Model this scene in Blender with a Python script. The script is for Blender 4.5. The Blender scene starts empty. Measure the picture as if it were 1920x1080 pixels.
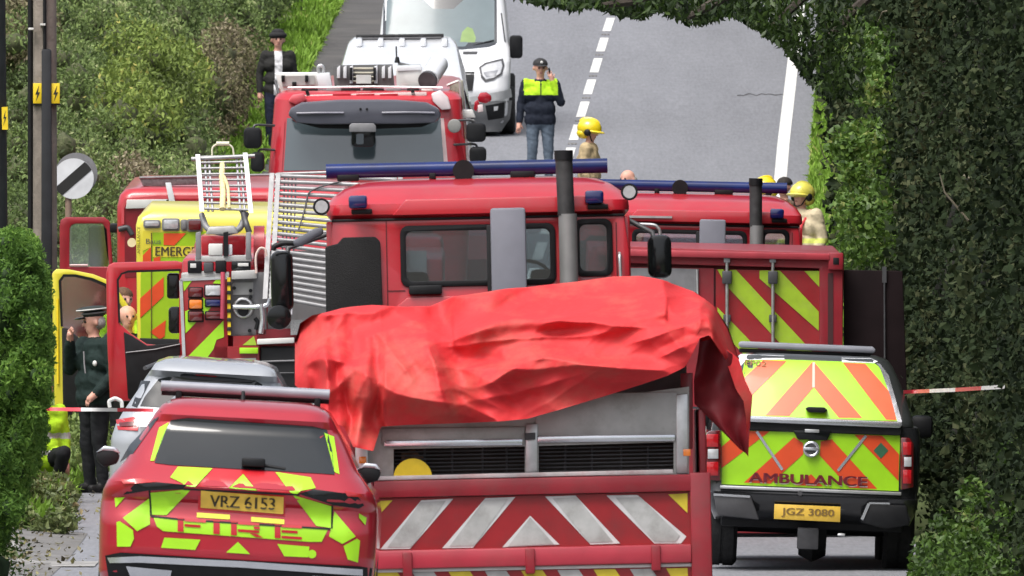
import bpy, bmesh, math, random
import numpy as np
from mathutils import Vector, Matrix, Euler, noise
from mathutils.geometry import tessellate_polygon

random.seed(7); rng = np.random.default_rng(7)
SC = bpy.context.scene
COL = SC.collection
R = math.radians

# ---------------------------------------------------------------- camera
F = 35000.0            # focal length in photo pixels (long telephoto)
HC = 2.6               # camera height above the low point of the road
cam_d = bpy.data.cameras.new('camera'); cam = bpy.data.objects.new('camera', cam_d); COL.objects.link(cam)
cam.location = (0, 0, HC); cam.rotation_euler = (R(90), 0, 0)
cam_d.sensor_width = 36; cam_d.lens = 36 * F / 1920
cam_d.clip_start = 1; cam_d.clip_end = 6000
cam_d.dof.use_dof = True; cam_d.dof.focus_distance = 172; cam_d.dof.aperture_fstop = 26
SC.camera = cam

# ---------------------------------------------------------------- sky and sun (overcast)
SUN_EL, SUN_AZ = 62, 215
w = bpy.data.worlds.new('World'); SC.world = w; w.use_nodes = True
nt = w.node_tree; nt.nodes.clear()
sky = nt.nodes.new('ShaderNodeTexSky'); sky.sky_type = 'NISHITA'; sky.sun_disc = False
sky.sun_elevation = R(SUN_EL); sky.sun_rotation = R(SUN_AZ)
sky.air_density = 1.0; sky.dust_density = 6.0; sky.ozone_density = 1.0
hs = nt.nodes.new('ShaderNodeHueSaturation'); hs.inputs['Saturation'].default_value = 0.45
bg = nt.nodes.new('ShaderNodeBackground'); bg.inputs['Strength'].default_value = 0.15
ow = nt.nodes.new('ShaderNodeOutputWorld')
nt.links.new(sky.outputs[0], hs.inputs['Color']); nt.links.new(hs.outputs[0], bg.inputs[0]); nt.links.new(bg.outputs[0], ow.inputs[0])
sd = bpy.data.lights.new('sun', 'SUN'); so = bpy.data.objects.new('sun', sd); COL.objects.link(so)
sd.energy = 1.3; sd.angle = R(28); sd.color = (1, .97, .92)
_d = Vector((math.sin(R(SUN_AZ)) * math.cos(R(SUN_EL)), math.cos(R(SUN_AZ)) * math.cos(R(SUN_EL)), math.sin(R(SUN_EL))))
so.rotation_euler = _d.to_track_quat('Z', 'Y').to_euler()
SC.view_settings.view_transform = 'Standard'; SC.view_settings.look = 'None'
SC.view_settings.exposure = 0.62; SC.view_settings.gamma = 1

# ---------------------------------------------------------------- geometry of the place
_gd = [-60, 0, 60, 100, 124, 135, 150, 164, 172, 178, 184, 188, 193, 200, 206, 220, 233, 240, 252, 270, 278, 282, 313, 360, 420, 520, 800, 1500]
_gz = [-2.1, -2.1, -2.2, -2.3, -2.38, -2.45, -2.53, -2.5, -2.4, -2.28, -2.14, -2.03, -1.88, -1.68, -1.48, -1.06, -.63, -.3, .43, 1.5, 2.02, 2.27, 4.4, 7.7, 11.9, 18.5, 30, 40]
_dd = np.arange(-60, 1500, 1.0); _zz = np.interp(_dd, _gd, _gz)
_k = np.exp(-np.arange(-9, 10) ** 2 / (2 * 3.0 ** 2)); _k /= _k.sum()
_zs = np.convolve(np.pad(_zz, 9, mode='edge'), _k, mode='valid')
def G(D): return float(np.interp(D, _dd, _zs)) + HC           # road level at distance D
def slope(D): return (G(D + 2) - G(D - 2)) / 4
def cx_road(D): return float(np.interp(D, [0, 190, 215, 240, 281, 311, 340, 420, 600, 1500], [-.35, -.35, -.2, .12, .92, 1.57, 2.25, 4.3, 9, 30]))
def hedge_x(D): return float(np.interp(D, [0, 100, 130, 164, 175, 200, 240, 270, 300, 340, 420, 1500], [4.0, 4.0, 3.9, 3.9, 3.88, 3.95, 4.22, 4.82, 5.1, 5.6, 7.6, 34]))
def left_edge(D): return cx_road(D) - float(np.interp(D, [0, 187, 260, 320, 1500], [3.95, 3.95, 4.4, 4.74, 4.74]))
def right_edge(D): return cx_road(D) + float(np.interp(D, [0, 185, 215, 1500], [4.1, 4.1, 3.58, 3.58]))
def terr(X, D):
    g = G(D); le = left_edge(D); re = right_edge(D)
    if X < le:
        t = le - X
        z = g + .05 * min(t / .3, 1)
        bank = float(np.interp(D, [0, 176, 196, 1500], [0, 0, 1, 1]))
        z += bank * float(np.interp(t, [0, .9, 2.4, 5, 400], [0, .08, .75, .55, 6]))
        return z
    if X > re:
        t = X - re
        return g + .04 * min(t / .3, 1) + float(np.interp(t, [0, .7, 2, 6, 400], [0, .05, .5, .7, 3]))
    return g - .05
def W(px, py, D): return Vector(((px - 960) / F * D, D, HC + (540 - py) / F * D))

# ---------------------------------------------------------------- materials
_M = {}
def mat(name, col=(.5, .5, .5), rough=.5, metal=0, coat=0, var=.12, vs=6, bump=0, bs=60, spec=.5, dirt=None, dirt_amt=.0, emit=0):
    if name in _M: return _M[name]
    m = bpy.data.materials.new(name); m.use_nodes = True; nt = m.node_tree; nd = nt.nodes; lk = nt.links
    b = nd['Principled BSDF']
    b.inputs['Roughness'].default_value = rough; b.inputs['Metallic'].default_value = metal
    b.inputs['Specular IOR Level'].default_value = spec
    b.inputs['Coat Weight'].default_value = coat; b.inputs['Coat Roughness'].default_value = .06
    tc = nd.new('ShaderNodeTexCoord')
    n = nd.new('ShaderNodeTexNoise'); n.inputs['Scale'].default_value = vs; n.inputs['Detail'].default_value = 6
    lk.new(tc.outputs['Object'], n.inputs['Vector'])
    r = nd.new('ShaderNodeValToRGB'); r.color_ramp.elements[0].position = .3; r.color_ramp.elements[1].position = .72
    lo = tuple(c * (1 - var) for c in col); hi = tuple(min(1, c * (1 + var)) for c in col)
    r.color_ramp.elements[0].color = (*lo, 1); r.color_ramp.elements[1].color = (*hi, 1)
    lk.new(n.outputs['Fac'], r.inputs[0]); src = r.outputs[0]
    if dirt:
        n2 = nd.new('ShaderNodeTexNoise'); n2.inputs['Scale'].default_value = vs * .6; n2.inputs['Detail'].default_value = 9; n2.inputs['Roughness'].default_value = .7
        lk.new(tc.outputs['Object'], n2.inputs['Vector'])
        r2 = nd.new('ShaderNodeValToRGB'); r2.color_ramp.elements[0].position = .48; r2.color_ramp.elements[1].position = .72
        r2.color_ramp.elements[1].color = (dirt_amt,) * 3 + (1,)
        lk.new(n2.outputs['Fac'], r2.inputs[0])
        mx = nd.new('ShaderNodeMix'); mx.data_type = 'RGBA'; mx.inputs['B'].default_value = (*dirt, 1)
        lk.new(r2.outputs[0], mx.inputs['Factor']); lk.new(src, mx.inputs['A']); src = mx.outputs['Result']
    lk.new(src, b.inputs['Base Color'])
    if bump:
        n3 = nd.new('ShaderNodeTexNoise'); n3.inputs['Scale'].default_value = bs; n3.inputs['Detail'].default_value = 4
        lk.new(tc.outputs['Object'], n3.inputs['Vector'])
        bp = nd.new('ShaderNodeBump'); bp.inputs['Strength'].default_value = bump; bp.inputs['Distance'].default_value = .02
        lk.new(n3.outputs['Fac'], bp.inputs['Height']); lk.new(bp.outputs[0], b.inputs['Normal'])
    if emit:
        b.inputs['Emission Color'].default_value = (*col, 1); b.inputs['Emission Strength'].default_value = emit
    _M[name] = m; return m

def glass(name, tint=(.55, .6, .62), refl=.25):
    if name in _M: return _M[name]
    m = bpy.data.materials.new(name); m.use_nodes = True; nt = m.node_tree; nd = nt.nodes; lk = nt.links; nd.clear()
    o = nd.new('ShaderNodeOutputMaterial'); t = nd.new('ShaderNodeBsdfTransparent'); t.inputs[0].default_value = (*tint, 1)
    g = nd.new('ShaderNodeBsdfGlossy'); g.inputs['Roughness'].default_value = .04; g.inputs[0].default_value = (.9, .95, 1, 1)
    fr = nd.new('ShaderNodeFresnel'); fr.inputs[0].default_value = 1.5
    ma = nd.new('ShaderNodeMath'); ma.operation = 'MULTIPLY_ADD'; ma.inputs[1].default_value = 1.0; ma.inputs[2].default_value = refl
    lk.new(fr.outputs[0], ma.inputs[0])
    mx = nd.new('ShaderNodeMixShader'); lk.new(ma.outputs[0], mx.inputs[0]); lk.new(t.outputs[0], mx.inputs[1]); lk.new(g.outputs[0], mx.inputs[2]); lk.new(mx.outputs[0], o.inputs[0])
    _M[name] = m; return m

def leafmat(name, ramp, trans=.25, rough=.5, spec=.4):
    """leaf colours picked per leaf by the 'tint' attribute"""
    if name in _M: return _M[name]
    m = bpy.data.materials.new(name); m.use_nodes = True; nt = m.node_tree; nd = nt.nodes; lk = nt.links
    b = nd['Principled BSDF']; b.inputs['Roughness'].default_value = rough; b.inputs['Specular IOR Level'].default_value = spec
    a = nd.new('ShaderNodeAttribute'); a.attribute_name = 'tint'
    r = nd.new('ShaderNodeValToRGB'); e = r.color_ramp.elements
    while len(e) < len(ramp): e.new(.5)
    for i, (p, c) in enumerate(ramp): e[i].position = p; e[i].color = (*c, 1)
    lk.new(a.outputs['Fac'], r.inputs[0]); lk.new(r.outputs[0], b.inputs['Base Color'])
    tr = nd.new('ShaderNodeBsdfTranslucent'); lk.new(r.outputs[0], tr.inputs[0])
    mx = nd.new('ShaderNodeMixShader'); mx.inputs[0].default_value = trans
    lk.new(b.outputs[0], mx.inputs[1]); lk.new(tr.outputs[0], mx.inputs[2]); lk.new(mx.outputs[0], nd['Material Output'].inputs[0])
    _M[name] = m; return m

RED = mat('fire_red_paint', (.44, .016, .028), .28, 0, .5, .08, 3, dirt=(.30, .09, .08), dirt_amt=.4)
REDC = mat('car_red_paint', (.42, .012, .028), .3, .3, 1.0, .05, 3)
MAROON = mat('weathered_dark_red_paint', (.26, .012, .022), .45, 0, .15, .15, 5, dirt=(.14, .05, .045), dirt_amt=.5)
DKRED = mat('dark_red_film', (.28, .008, .012), .4, 0, .2, .12, 6, dirt=(.12, .03, .03), dirt_amt=.4)
REDF = mat('red_film', (.45, .008, .016), .35, 0, .3, .08, 6)
LIME = mat('lime_reflective_film', (.33, .66, .012), .38, 0, .2, .07, 6)
LIMED = mat('lime_film_dusty', (.32, .48, .02), .45, 0, .1, .12, 8, dirt=(.3, .32, .1), dirt_amt=.35)
LIMEA = mat('lime_film_green', (.30, .50, .01), .4, 0, .1, .08, 6)
ORANGE = mat('orange_reflective_film', (.74, .10, .022), .4, 0, .2, .08, 6)
ORANGED = mat('deep_orange_film', (.66, .07, .015), .4, 0, .2, .08, 6)
YEL = mat('yellow_ambulance_paint', (.66, .58, .05), .3, 0, .5, .05, 4)
YELP = mat('yellow_paint', (.80, .58, .02), .45, 0, 0, .12, 9)
PLATE = mat('yellow_number_plate', (.70, .45, .06), .4, 0, .2, .12, 12)
INK = mat('black_print', (.015, .015, .015), .5)
MARI = mat('dark_red_print', (.16, .01, .02), .5)
WHITE = mat('white_paint', (.70, .715, .74), .25, 0, .6, .03, 3)
OFFW = mat('dusty_white', (.62, .62, .60), .5, 0, 0, .1, 6)
BLK = mat('black_plastic', (.009, .0095, .011), .5, 0, 0, .25, 12, spec=.25)
BLKG = mat('gloss_black', (.007, .008, .009), .15, 0, .2, .1, 12, spec=.3)
RUB = mat('tyre_rubber', (.018, .018, .019), .85, 0, 0, .3, 20, bump=.3)
DKG = mat('dark_grey_metal', (.07, .07, .075), .5, .3, 0, .2, 9)
GREY = mat('grey_painted_metal', (.22, .22, .23), .5, .2, 0, .15, 7, dirt=(.12, .11, .1), dirt_amt=.4)
GREYB = mat('blue_grey_panel', (.17, .175, .21), .5, 0, 0, .08, 5)
ALU = mat('aluminium', (.62, .63, .64), .38, .75, 0, .14, 8, dirt=(.3, .29, .27), dirt_amt=.35)
ALUD = mat('dull_aluminium_sheet', (.46, .46, .45), .5, .35, 0, .14, 5, dirt=(.2, .17, .14), dirt_amt=.55)
SILV = mat('silver_trim', (.66, .68, .72), .25, .8, 0, .06, 8)
BLUE = mat('blue_beacon_lens', (.002, .014, .10), .2, 0, .3, .35, 4, spec=.3)
BLUED = mat('dark_blue_lens', (.008, .012, .09), .15, 0, .7, .2, 8)
LREDL = mat('red_lamp_lens', (.42, .01, .015), .12, 0, .8, .15, 30)
LREDD = mat('dark_red_lamp_lens', (.10, .006, .008), .15, 0, .8, .15, 30)
LAMB = mat('amber_lamp_lens', (.75, .20, .02), .15, 0, .8, .12, 30)
LCLR = mat('clear_lamp_lens', (.55, .56, .58), .12, .3, .8, .12, 30)
GLD = mat('dark_window_glass', (.014, .017, .019), .06, 0, .35, .1, 2, spec=.5)
GLS = mat('sky_lit_window_glass', (.065, .088, .10), .09, 0, .7, .12, 1.2, spec=.9)  # base colour lifted to stand in for reflected sky
GLT = glass('cab_window_glass', (.78, .84, .86), .24)
SKIN = mat('skin', (.62, .33, .25), .55, var=.08, vs=25)
WOOD = mat('weathered_pole_wood', (.21, .18, .155), .85, 0, 0, .3, 4, bump=.5, bs=25)

# ---------------------------------------------------------------- object helpers
_TS = bpy.data.scenes.new('workbench')            # a small side scene in which shapes are evaluated, removed at the end
def evaluated_mesh(o):
    _TS.collection.objects.link(o); vl = _TS.view_layers[0]; vl.update()
    me = bpy.data.meshes.new_from_object(o.evaluated_get(vl.depsgraph)); _TS.collection.objects.unlink(o)
    return me
def tag(o, label=None, cat=None, group=None, kind=None):
    if label: o['label'] = label
    if cat: o['category'] = cat
    if group: o['group'] = group
    if kind: o['kind'] = kind
    return o
def link(name, me, m=None, parent=None):
    o = bpy.data.objects.new(name, me); COL.objects.link(o)
    if m is not None: me.materials.append(m)
    if parent is not None: o.parent = parent
    return o
def mk(name, verts, faces, m, parent=None, smooth=False, ang=40):
    me = bpy.data.meshes.new(name); me.from_pydata([tuple(v) for v in verts], [], faces); me.update()
    if smooth:
        me.polygons.foreach_set('use_smooth', [True] * len(me.polygons)); me.set_sharp_from_angle(angle=R(ang))
    return link(name, me, m, parent)
def frombm(name, bm, m, parent=None, smooth=False, ang=40):
    bmesh.ops.recalc_face_normals(bm, faces=bm.faces)
    me = bpy.data.meshes.new(name); bm.to_mesh(me); bm.free()
    if smooth:
        me.polygons.foreach_set('use_smooth', [True] * len(me.polygons)); me.set_sharp_from_angle(angle=R(ang))
    return link(name, me, m, parent)
def box(name, xr, yr, zr, m, parent=None, bev=.012, seg=2):
    bm = bmesh.new(); bmesh.ops.create_cube(bm, size=1)
    s = [max(abs(a[1] - a[0]), 1e-4) for a in (xr, yr, zr)]; c = [(a[0] + a[1]) / 2 for a in (xr, yr, zr)]
    for v in bm.verts: v.co = Vector((v.co.x * s[0] + c[0], v.co.y * s[1] + c[1], v.co.z * s[2] + c[2]))
    bv = min(bev, min(s) * .45)
    if bv > 0: bmesh.ops.bevel(bm, geom=list(bm.edges), offset=bv, segments=seg, affect='EDGES', profile=.5)
    return frombm(name, bm, m, parent, True, 35)
def prism(name, poly, y0, y1, m, parent=None, holes=(), bev=0):
    """polygon in x,z (with holes) pushed from y0 to y1"""
    loops = [list(poly)] + [list(h) for h in holes]
    vs = []; 
    for lp in loops: vs += lp
    n = len(vs)
    tris = tessellate_polygon([[Vector((p[0], p[1], 0)) for p in lp] for lp in loops])
    V = [(p[0], y0, p[1]) for p in vs] + [(p[0], y1, p[1]) for p in vs]
    Fc = [tuple(t) for t in tris] + [tuple(i + n for i in reversed(t)) for t in tris]
    k = 0
    for lp in loops:
        L = len(lp)
        for i in range(L):
            a = k + i; b = k + (i + 1) % L; Fc.append((a, b, b + n, a + n))
        k += L
    bm = bmesh.new(); bv = [bm.verts.new(v) for v in V]
    for f in Fc:
        try: bm.faces.new([bv[i] for i in f])
        except ValueError: pass
    bmesh.ops.recalc_face_normals(bm, faces=bm.faces)
    if bev:
        bmesh.ops.dissolve_limit(bm, angle_limit=R(1), verts=bm.verts, edges=bm.edges)
        ed = [e for e in bm.edges if len(e.link_faces) == 2 and e.calc_face_angle(0) > R(40)]
        bmesh.ops.bevel(bm, geom=ed, offset=bev, segments=2, affect='EDGES', profile=.5)
    return frombm(name, bm, m, parent, bool(bev), 35)
def rrect(x0, x1, z0, z1, r, n=4):
    r = min(r, abs(x1 - x0) / 2 - 1e-4, abs(z1 - z0) / 2 - 1e-4); P = []
    for cx, cz, a0 in ((x1 - r, z1 - r, 0), (x0 + r, z1 - r, 90), (x0 + r, z0 + r, 180), (x1 - r, z0 + r, 270)):
        for i in range(n + 1):
            a = R(a0 + 90 * i / n); P.append((cx + r * math.cos(a), cz + r * math.sin(a)))
    return P
def circ(cx, cz, r, n=28): return [(cx + r * math.cos(2 * math.pi * i / n), cz + r * math.sin(2 * math.pi * i / n)) for i in range(n)]
def tube(name, pts, r, m, parent=None, seg=8, closed=False):
    pts = [Vector(p) for p in pts]; n = len(pts); rs = r if isinstance(r, (list, tuple)) else [r] * n
    V = []; Fc = []; up = Vector((0, 0, 1)); prev = None
    for i, p in enumerate(pts):
        t = (pts[(i + 1) % n] - pts[i - 1]) if closed else (pts[min(i + 1, n - 1)] - pts[max(i - 1, 0)])
        t.normalize()
        a = t.cross(prev if prev else (up if abs(t.z) < .9 else Vector((1, 0, 0)))); a.normalize()
        if prev: a = (prev - t * prev.dot(t)).normalized()
        prev = a; b = t.cross(a)
        for k in range(seg):
            an = 2 * math.pi * k / seg; V.append(p + (a * math.cos(an) + b * math.sin(an)) * rs[i])
    for i in range(n if closed else n - 1):
        j = (i + 1) % n
        for k in range(seg): Fc.append((i * seg + k, i * seg + (k + 1) % seg, j * seg + (k + 1) % seg, j * seg + k))
    if not closed: Fc += [tuple(reversed(range(seg))), tuple(range((n - 1) * seg, n * seg))]
    return mk(name, V, Fc, m, parent, True, 50)
def cyl(name, p0, p1, r0, m, parent=None, r1=None, seg=20):
    return tube(name, [p0, p1], [r0, r0 if r1 is None else r1], m, parent, seg)
def arcpts(P, n=6, rad=.3):
    """round the corners of a polyline"""
    P = [Vector(p) for p in P]; out = [P[0]]
    for i in range(1, len(P) - 1):
        a = P[i] + (P[i - 1] - P[i]) * rad; b = P[i] + (P[i + 1] - P[i]) * rad
        for k in range(n + 1):
            t = k / n; out.append((a * (1 - t) + P[i] * t) * (1 - t) + (P[i] * (1 - t) + b * t) * t)
    return out + [P[-1]]
def lathe_x(name, prof, x, y, z, m, parent=None, seg=28):
    """profile of (x offset, radius) turned round an axle parallel to x"""
    V = []; Fc = []; n = len(prof)
    for k in range(seg):
        a = 2 * math.pi * k / seg
        for (dx, r) in prof: V.append((x + dx, y + r * math.cos(a), z + r * math.sin(a)))
    for k in range(seg):
        k2 = (k + 1) % seg
        for i in range(n - 1): Fc.append((k * n + i, k * n + i + 1, k2 * n + i + 1, k2 * n + i))
    return mk(name, V, Fc, m, parent, True, 40)
def wheel(parent, x, y, r, w):
    h = w / 2
    t = lathe_x('wheel', [(-h * .8, r * .62), (-h, r * .7), (-h, r * .9), (-h * .75, r), (-h * .1, r), (-h * .1, r * .97), (h * .1, r * .97), (h * .1, r), (h * .75, r), (h, r * .9), (h, r * .7), (h * .8, r * .62)], x, y, r, RUB, parent)
    lathe_x('rim', [(-h * .8, r * .63), (-h * .6, r * .55), (-h * .3, r * .2), (-h * .35, .001), (h * .35, .001), (h * .3, r * .2), (h * .6, r * .55), (h * .8, r * .63)], x, y, r, DKG, t)
    return t
def strip(name, p, q, wd, yf, off, m, parent):
    """thin straight band in the x,z plane laid on a surface"""
    p = Vector(p); q = Vector(q); d = (q - p); nrm = Vector((-d.y, d.x)).normalized() * wd / 2
    return patch(name, [p - nrm, q - nrm, q + nrm, p + nrm], yf, off, m, parent)
def patch(name, poly, yf, off, m, parent=None, grid=.07):
    """a piece of film or glass that follows a curved body surface y = yf(x, z)"""
    bm = bmesh.new(); vs = [bm.verts.new((p[0], 0, p[1])) for p in poly]
    bm.faces.new(vs)
    for ax in (0, 2):
        lo = min(p[0 if ax == 0 else 1] for p in poly); hi = max(p[0 if ax == 0 else 1] for p in poly)
        c = math.floor(lo / grid) * grid + grid
        no = Vector((1, 0, 0)) if ax == 0 else Vector((0, 0, 1))
        while c < hi - 1e-4:
            bmesh.ops.bisect_plane(bm, geom=list(bm.verts) + list(bm.edges) + list(bm.faces), plane_co=no * c, plane_no=no, dist=1e-5); c += grid
    bmesh.ops.triangulate(bm, faces=bm.faces)
    for v in bm.verts: v.co.y = (yf(v.co.x, v.co.z) if yf else 0) + off
    bm.normal_update()
    for f in bm.faces:
        if f.normal.y > 0: f.normal_flip()
    me = bpy.data.meshes.new(name); bm.to_mesh(me); bm.free()
    me.polygons.foreach_set('use_smooth', [True] * len(me.polygons))
    return link(name, me, m, parent)
def text(name, s, cx, cz, wd, ht, y, m, parent=None, rot=0, yf=None):
    cu = bpy.data.curves.new('t', 'FONT'); cu.body = s; cu.align_x = 'CENTER'; cu.align_y = 'CENTER'; cu.offset = .0
    to = bpy.data.objects.new('t', cu)
    me = evaluated_mesh(to)
    bpy.data.objects.remove(to); bpy.data.curves.remove(cu)
    co = np.array([v.co[:] for v in me.vertices]); mn = co.min(0); mxx = co.max(0)
    u = (co[:, 0] - (mn[0] + mxx[0]) / 2) / (mxx[0] - mn[0]) * wd; v = (co[:, 1] - (mn[1] + mxx[1]) / 2) / (mxx[1] - mn[1]) * ht
    me.materials.clear(); bmt = bmesh.new()
    for i, vt in enumerate(me.vertices): vt.co = (u[i], v[i], 0)
    bmt.from_mesh(me)
    for no_, ext in ((Vector((1, 0, 0)), wd), (Vector((0, 1, 0)), ht)):
        q = -ext / 2 + .03
        while q < ext / 2: bmesh.ops.bisect_plane(bmt, geom=list(bmt.verts) + list(bmt.edges) + list(bmt.faces), plane_co=no_ * q, plane_no=no_, dist=1e-6); q += .03
    bmt.to_mesh(me); bmt.free(); co = np.array([vt.co[:] for vt in me.vertices]); u = co[:, 0]; v = co[:, 1]
    a = R(rot); x = u * math.cos(a) - v * math.sin(a) + cx; z = u * math.sin(a) + v * math.cos(a) + cz
    for i, vt in enumerate(me.vertices): vt.co = (x[i], y + (yf(x[i], z[i]) if yf else 0), z[i])
    me.materials.clear(); me.name = name
    return link(name, me, m, parent)

class Body:
    """car or van body as a stack of rounded plan outlines"""
    def __init__(s, levels, crown=.04):
        a = np.array(levels, float); s.a = a; s.crown = crown
    def at(s, z): return [float(np.interp(z, s.a[:, 0], s.a[:, i])) for i in (1, 2, 3, 4)]
    def yf(s, x, z):
        w, yr, yf, r = s.at(z); x = abs(x)
        if x <= w - r: return yr + s.crown * (x / w) ** 2
        dx = min(x - (w - r), r)
        return yr + s.crown * ((w - r) / w) ** 2 + r - math.sqrt(max(r * r - dx * dx, 0))
    def build(s, name, m, parent, dz=.06):
        zs = sorted(set([float(z) for z in s.a[:, 0]] + list(np.arange(s.a[0, 0], s.a[-1, 0], dz))))
        zz = [zs[0]]
        for z in zs[1:]:
            if z - zz[-1] > .012: zz.append(z)
        V = []; rings = []
        for z in zz:
            w, yr, yf, r = s.at(z); r = min(r, w * .95, (yf - yr) * .45); c = s.crown; P = []
            for i in range(9):
                x = -(w - r) + 2 * (w - r) * i / 8; P.append((x, yr + c * (x / w) ** 2))
            yc = yr + c * ((w - r) / w) ** 2 + r
            for i in range(1, 6): t = R(-90 + 90 * i / 6); P.append((w - r + r * math.cos(t), yc + r * math.sin(t)))
            for i in range(9): P.append((w, yc + (yf - r - yc) * i / 8))
            for i in range(1, 6): t = R(90 * i / 6); P.append((w - r + r * math.cos(t), yf - r + r * math.sin(t)))
            for i in range(9): P.append(((w - r) - 2 * (w - r) * i / 8, yf))
            for i in range(1, 6): t = R(90 + 90 * i / 6); P.append((-(w - r) + r * math.cos(t), yf - r + r * math.sin(t)))
            for i in range(9): P.append((-w, (yf - r) + (yc - yf + r) * i / 8))
            for i in range(1, 6): t = R(180 + 90 * i / 6); P.append((-(w - r) + r * math.cos(t), yc + r * math.sin(t)))
            rings.append(len(V)); V += [(p[0], p[1], z) for p in P]; n = len(P)
        Fc = []
        for k in range(len(rings) - 1):
            a, b = rings[k], rings[k + 1]
            for i in range(n): j = (i + 1) % n; Fc.append((a + i, a + j, b + j, b + i))
        Fc += [tuple(reversed(range(rings[0], rings[0] + n))), tuple(range(rings[-1], rings[-1] + n))]
        return mk(name, V, Fc, m, parent, True, 38)

def thing(name, label, cat, loc=(0, 0, 0), rot=(0, 0, 0), group=None):
    o = bpy.data.objects.new(name, None); COL.objects.link(o); o.location = loc; o.rotation_euler = rot; o.empty_display_size = .2
    tag(o, label, cat, group); return o
class Veh:
    """a thing stood at distance D with local axes x right, y away, z up; L() reads a place on it in metres"""
    def __init__(s, name, label, cat, cx, D, roll=0, pitch=None, yaw=0, dz=0, group=None, gy=None):
        s.D = D; X = (cx - 960) / F * D
        z = G(D) + dz
        p = math.atan(slope(D)) if pitch is None else pitch
        s.root = thing(name, label, cat, (X, D, z), (p, R(roll), R(yaw)), group)
        s.M = Matrix.Translation((X, D, z)) @ Euler((p, R(roll), R(yaw)), 'XYZ').to_matrix().to_4x4(); s.I = s.M.inverted()
    def L(s, px, py, y=0):
        v = s.I @ W(px, py, s.D + y); return (v.x, v.z)
    def P(s, pts, y=0): return [s.L(a, b, y) for a, b in pts]
    def B(s, name, x0, x1, y0, y1, ya, yb, m, parent=None, bev=.012):
        a = s.L((x0 + x1) / 2, (y0 + y1) / 2, ya); k = (s.D + ya) / F; hx = abs(x1 - x0) / 2 * k; hz = abs(y1 - y0) / 2 * k
        return box(name, (a[0] - hx, a[0] + hx), (ya, yb), (a[1] - hz, a[1] + hz), m, parent or s.root, bev)
    def S(s, name, pts, ya, yb, m, parent=None, holes=(), bev=0):
        return prism(name, s.P(pts, ya), ya, yb, m, parent or s.root, [s.P(h, ya) for h in holes], bev)
    def T(s, name, pts, r, m, parent=None, seg=8, rad=.3):
        q = []
        for (a, b, y) in pts: l = s.L(a, b, y); q.append((l[0], y, l[1]))
        if len(q) > 2 and rad: q = arcpts(q, 5, rad)
        return tube(name, q, r, m, parent or s.root, seg)
# ================================================================ SETTING
def struct(o): o['kind'] = 'structure'; return o
ASPH = mat('asphalt', (.190, .196, .216), .8, 0, 0, .06, 5, bump=.25, bs=45, spec=.3, dirt=(.17, .172, .185), dirt_amt=.35)
ASPD = mat('old_dark_asphalt', (.070, .067, .066), .85, 0, 0, .22, 1.2, bump=.4, bs=30, dirt=(.13, .12, .11), dirt_amt=.6)
PAINT = mat('road_marking_paint', (.70, .70, .68), .7, 0, 0, .1, 9, dirt=(.34, .34, .34), dirt_amt=.55)
PAINTW = mat('worn_road_paint', (.30, .295, .285), .85, 0, 0, .25, 2, dirt=(.13, .125, .12), dirt_amt=1.0)
SOIL = mat('grassy_soil', (.075, .105, .03), .95, 0, 0, .45, .35, bump=.5, bs=8, dirt=(.085, .07, .04), dirt_amt=.5)
TWIG = mat('dark_twigs', (.018, .019, .012), .95, 0, 0, .5, 5)

# long wheel-track bands and fine grain in the asphalt
_nt = ASPH.node_tree; _b = _nt.nodes['Principled BSDF']; _src = _b.inputs['Base Color'].links[0].from_socket
_tc = _nt.nodes.new('ShaderNodeTexCoord'); _mp = _nt.nodes.new('ShaderNodeMapping'); _mp.inputs['Scale'].default_value = (1.1, .018, 1)
_nz = _nt.nodes.new('ShaderNodeTexNoise'); _nz.inputs['Scale'].default_value = 1; _nz.inputs['Detail'].default_value = 5
_gr = _nt.nodes.new('ShaderNodeTexNoise'); _gm = _nt.nodes.new('ShaderNodeMapping'); _gm.inputs['Scale'].default_value = (26, 1.6, 1); _gr.inputs['Scale'].default_value = 1; _gr.inputs['Detail'].default_value = 3
_ad = _nt.nodes.new('ShaderNodeMath'); _ad.operation = 'ADD'; _mr = _nt.nodes.new('ShaderNodeMapRange'); _mr.inputs['From Min'].default_value = .6; _mr.inputs['From Max'].default_value = 1.4; _mr.inputs['To Min'].default_value = .78; _mr.inputs['To Max'].default_value = 1.2
_mu = _nt.nodes.new('ShaderNodeMix'); _mu.data_type = 'RGBA'; _mu.blend_type = 'MULTIPLY'; _mu.inputs['Factor'].default_value = 1
for _a, _c in ((_tc.outputs['Object'], _mp.inputs[0]), (_mp.outputs[0], _nz.inputs['Vector']), (_tc.outputs['Object'], _gm.inputs[0]), (_gm.outputs[0], _gr.inputs['Vector']), (_nz.outputs['Fac'], _ad.inputs[0]), (_gr.outputs['Fac'], _ad.inputs[1]), (_ad.outputs[0], _mr.inputs[0]), (_src, _mu.inputs['A']), (_mr.outputs[0], _mu.inputs['B']), (_mu.outputs['Result'], _b.inputs['Base Color'])): _nt.links.new(_a, _c)

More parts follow.
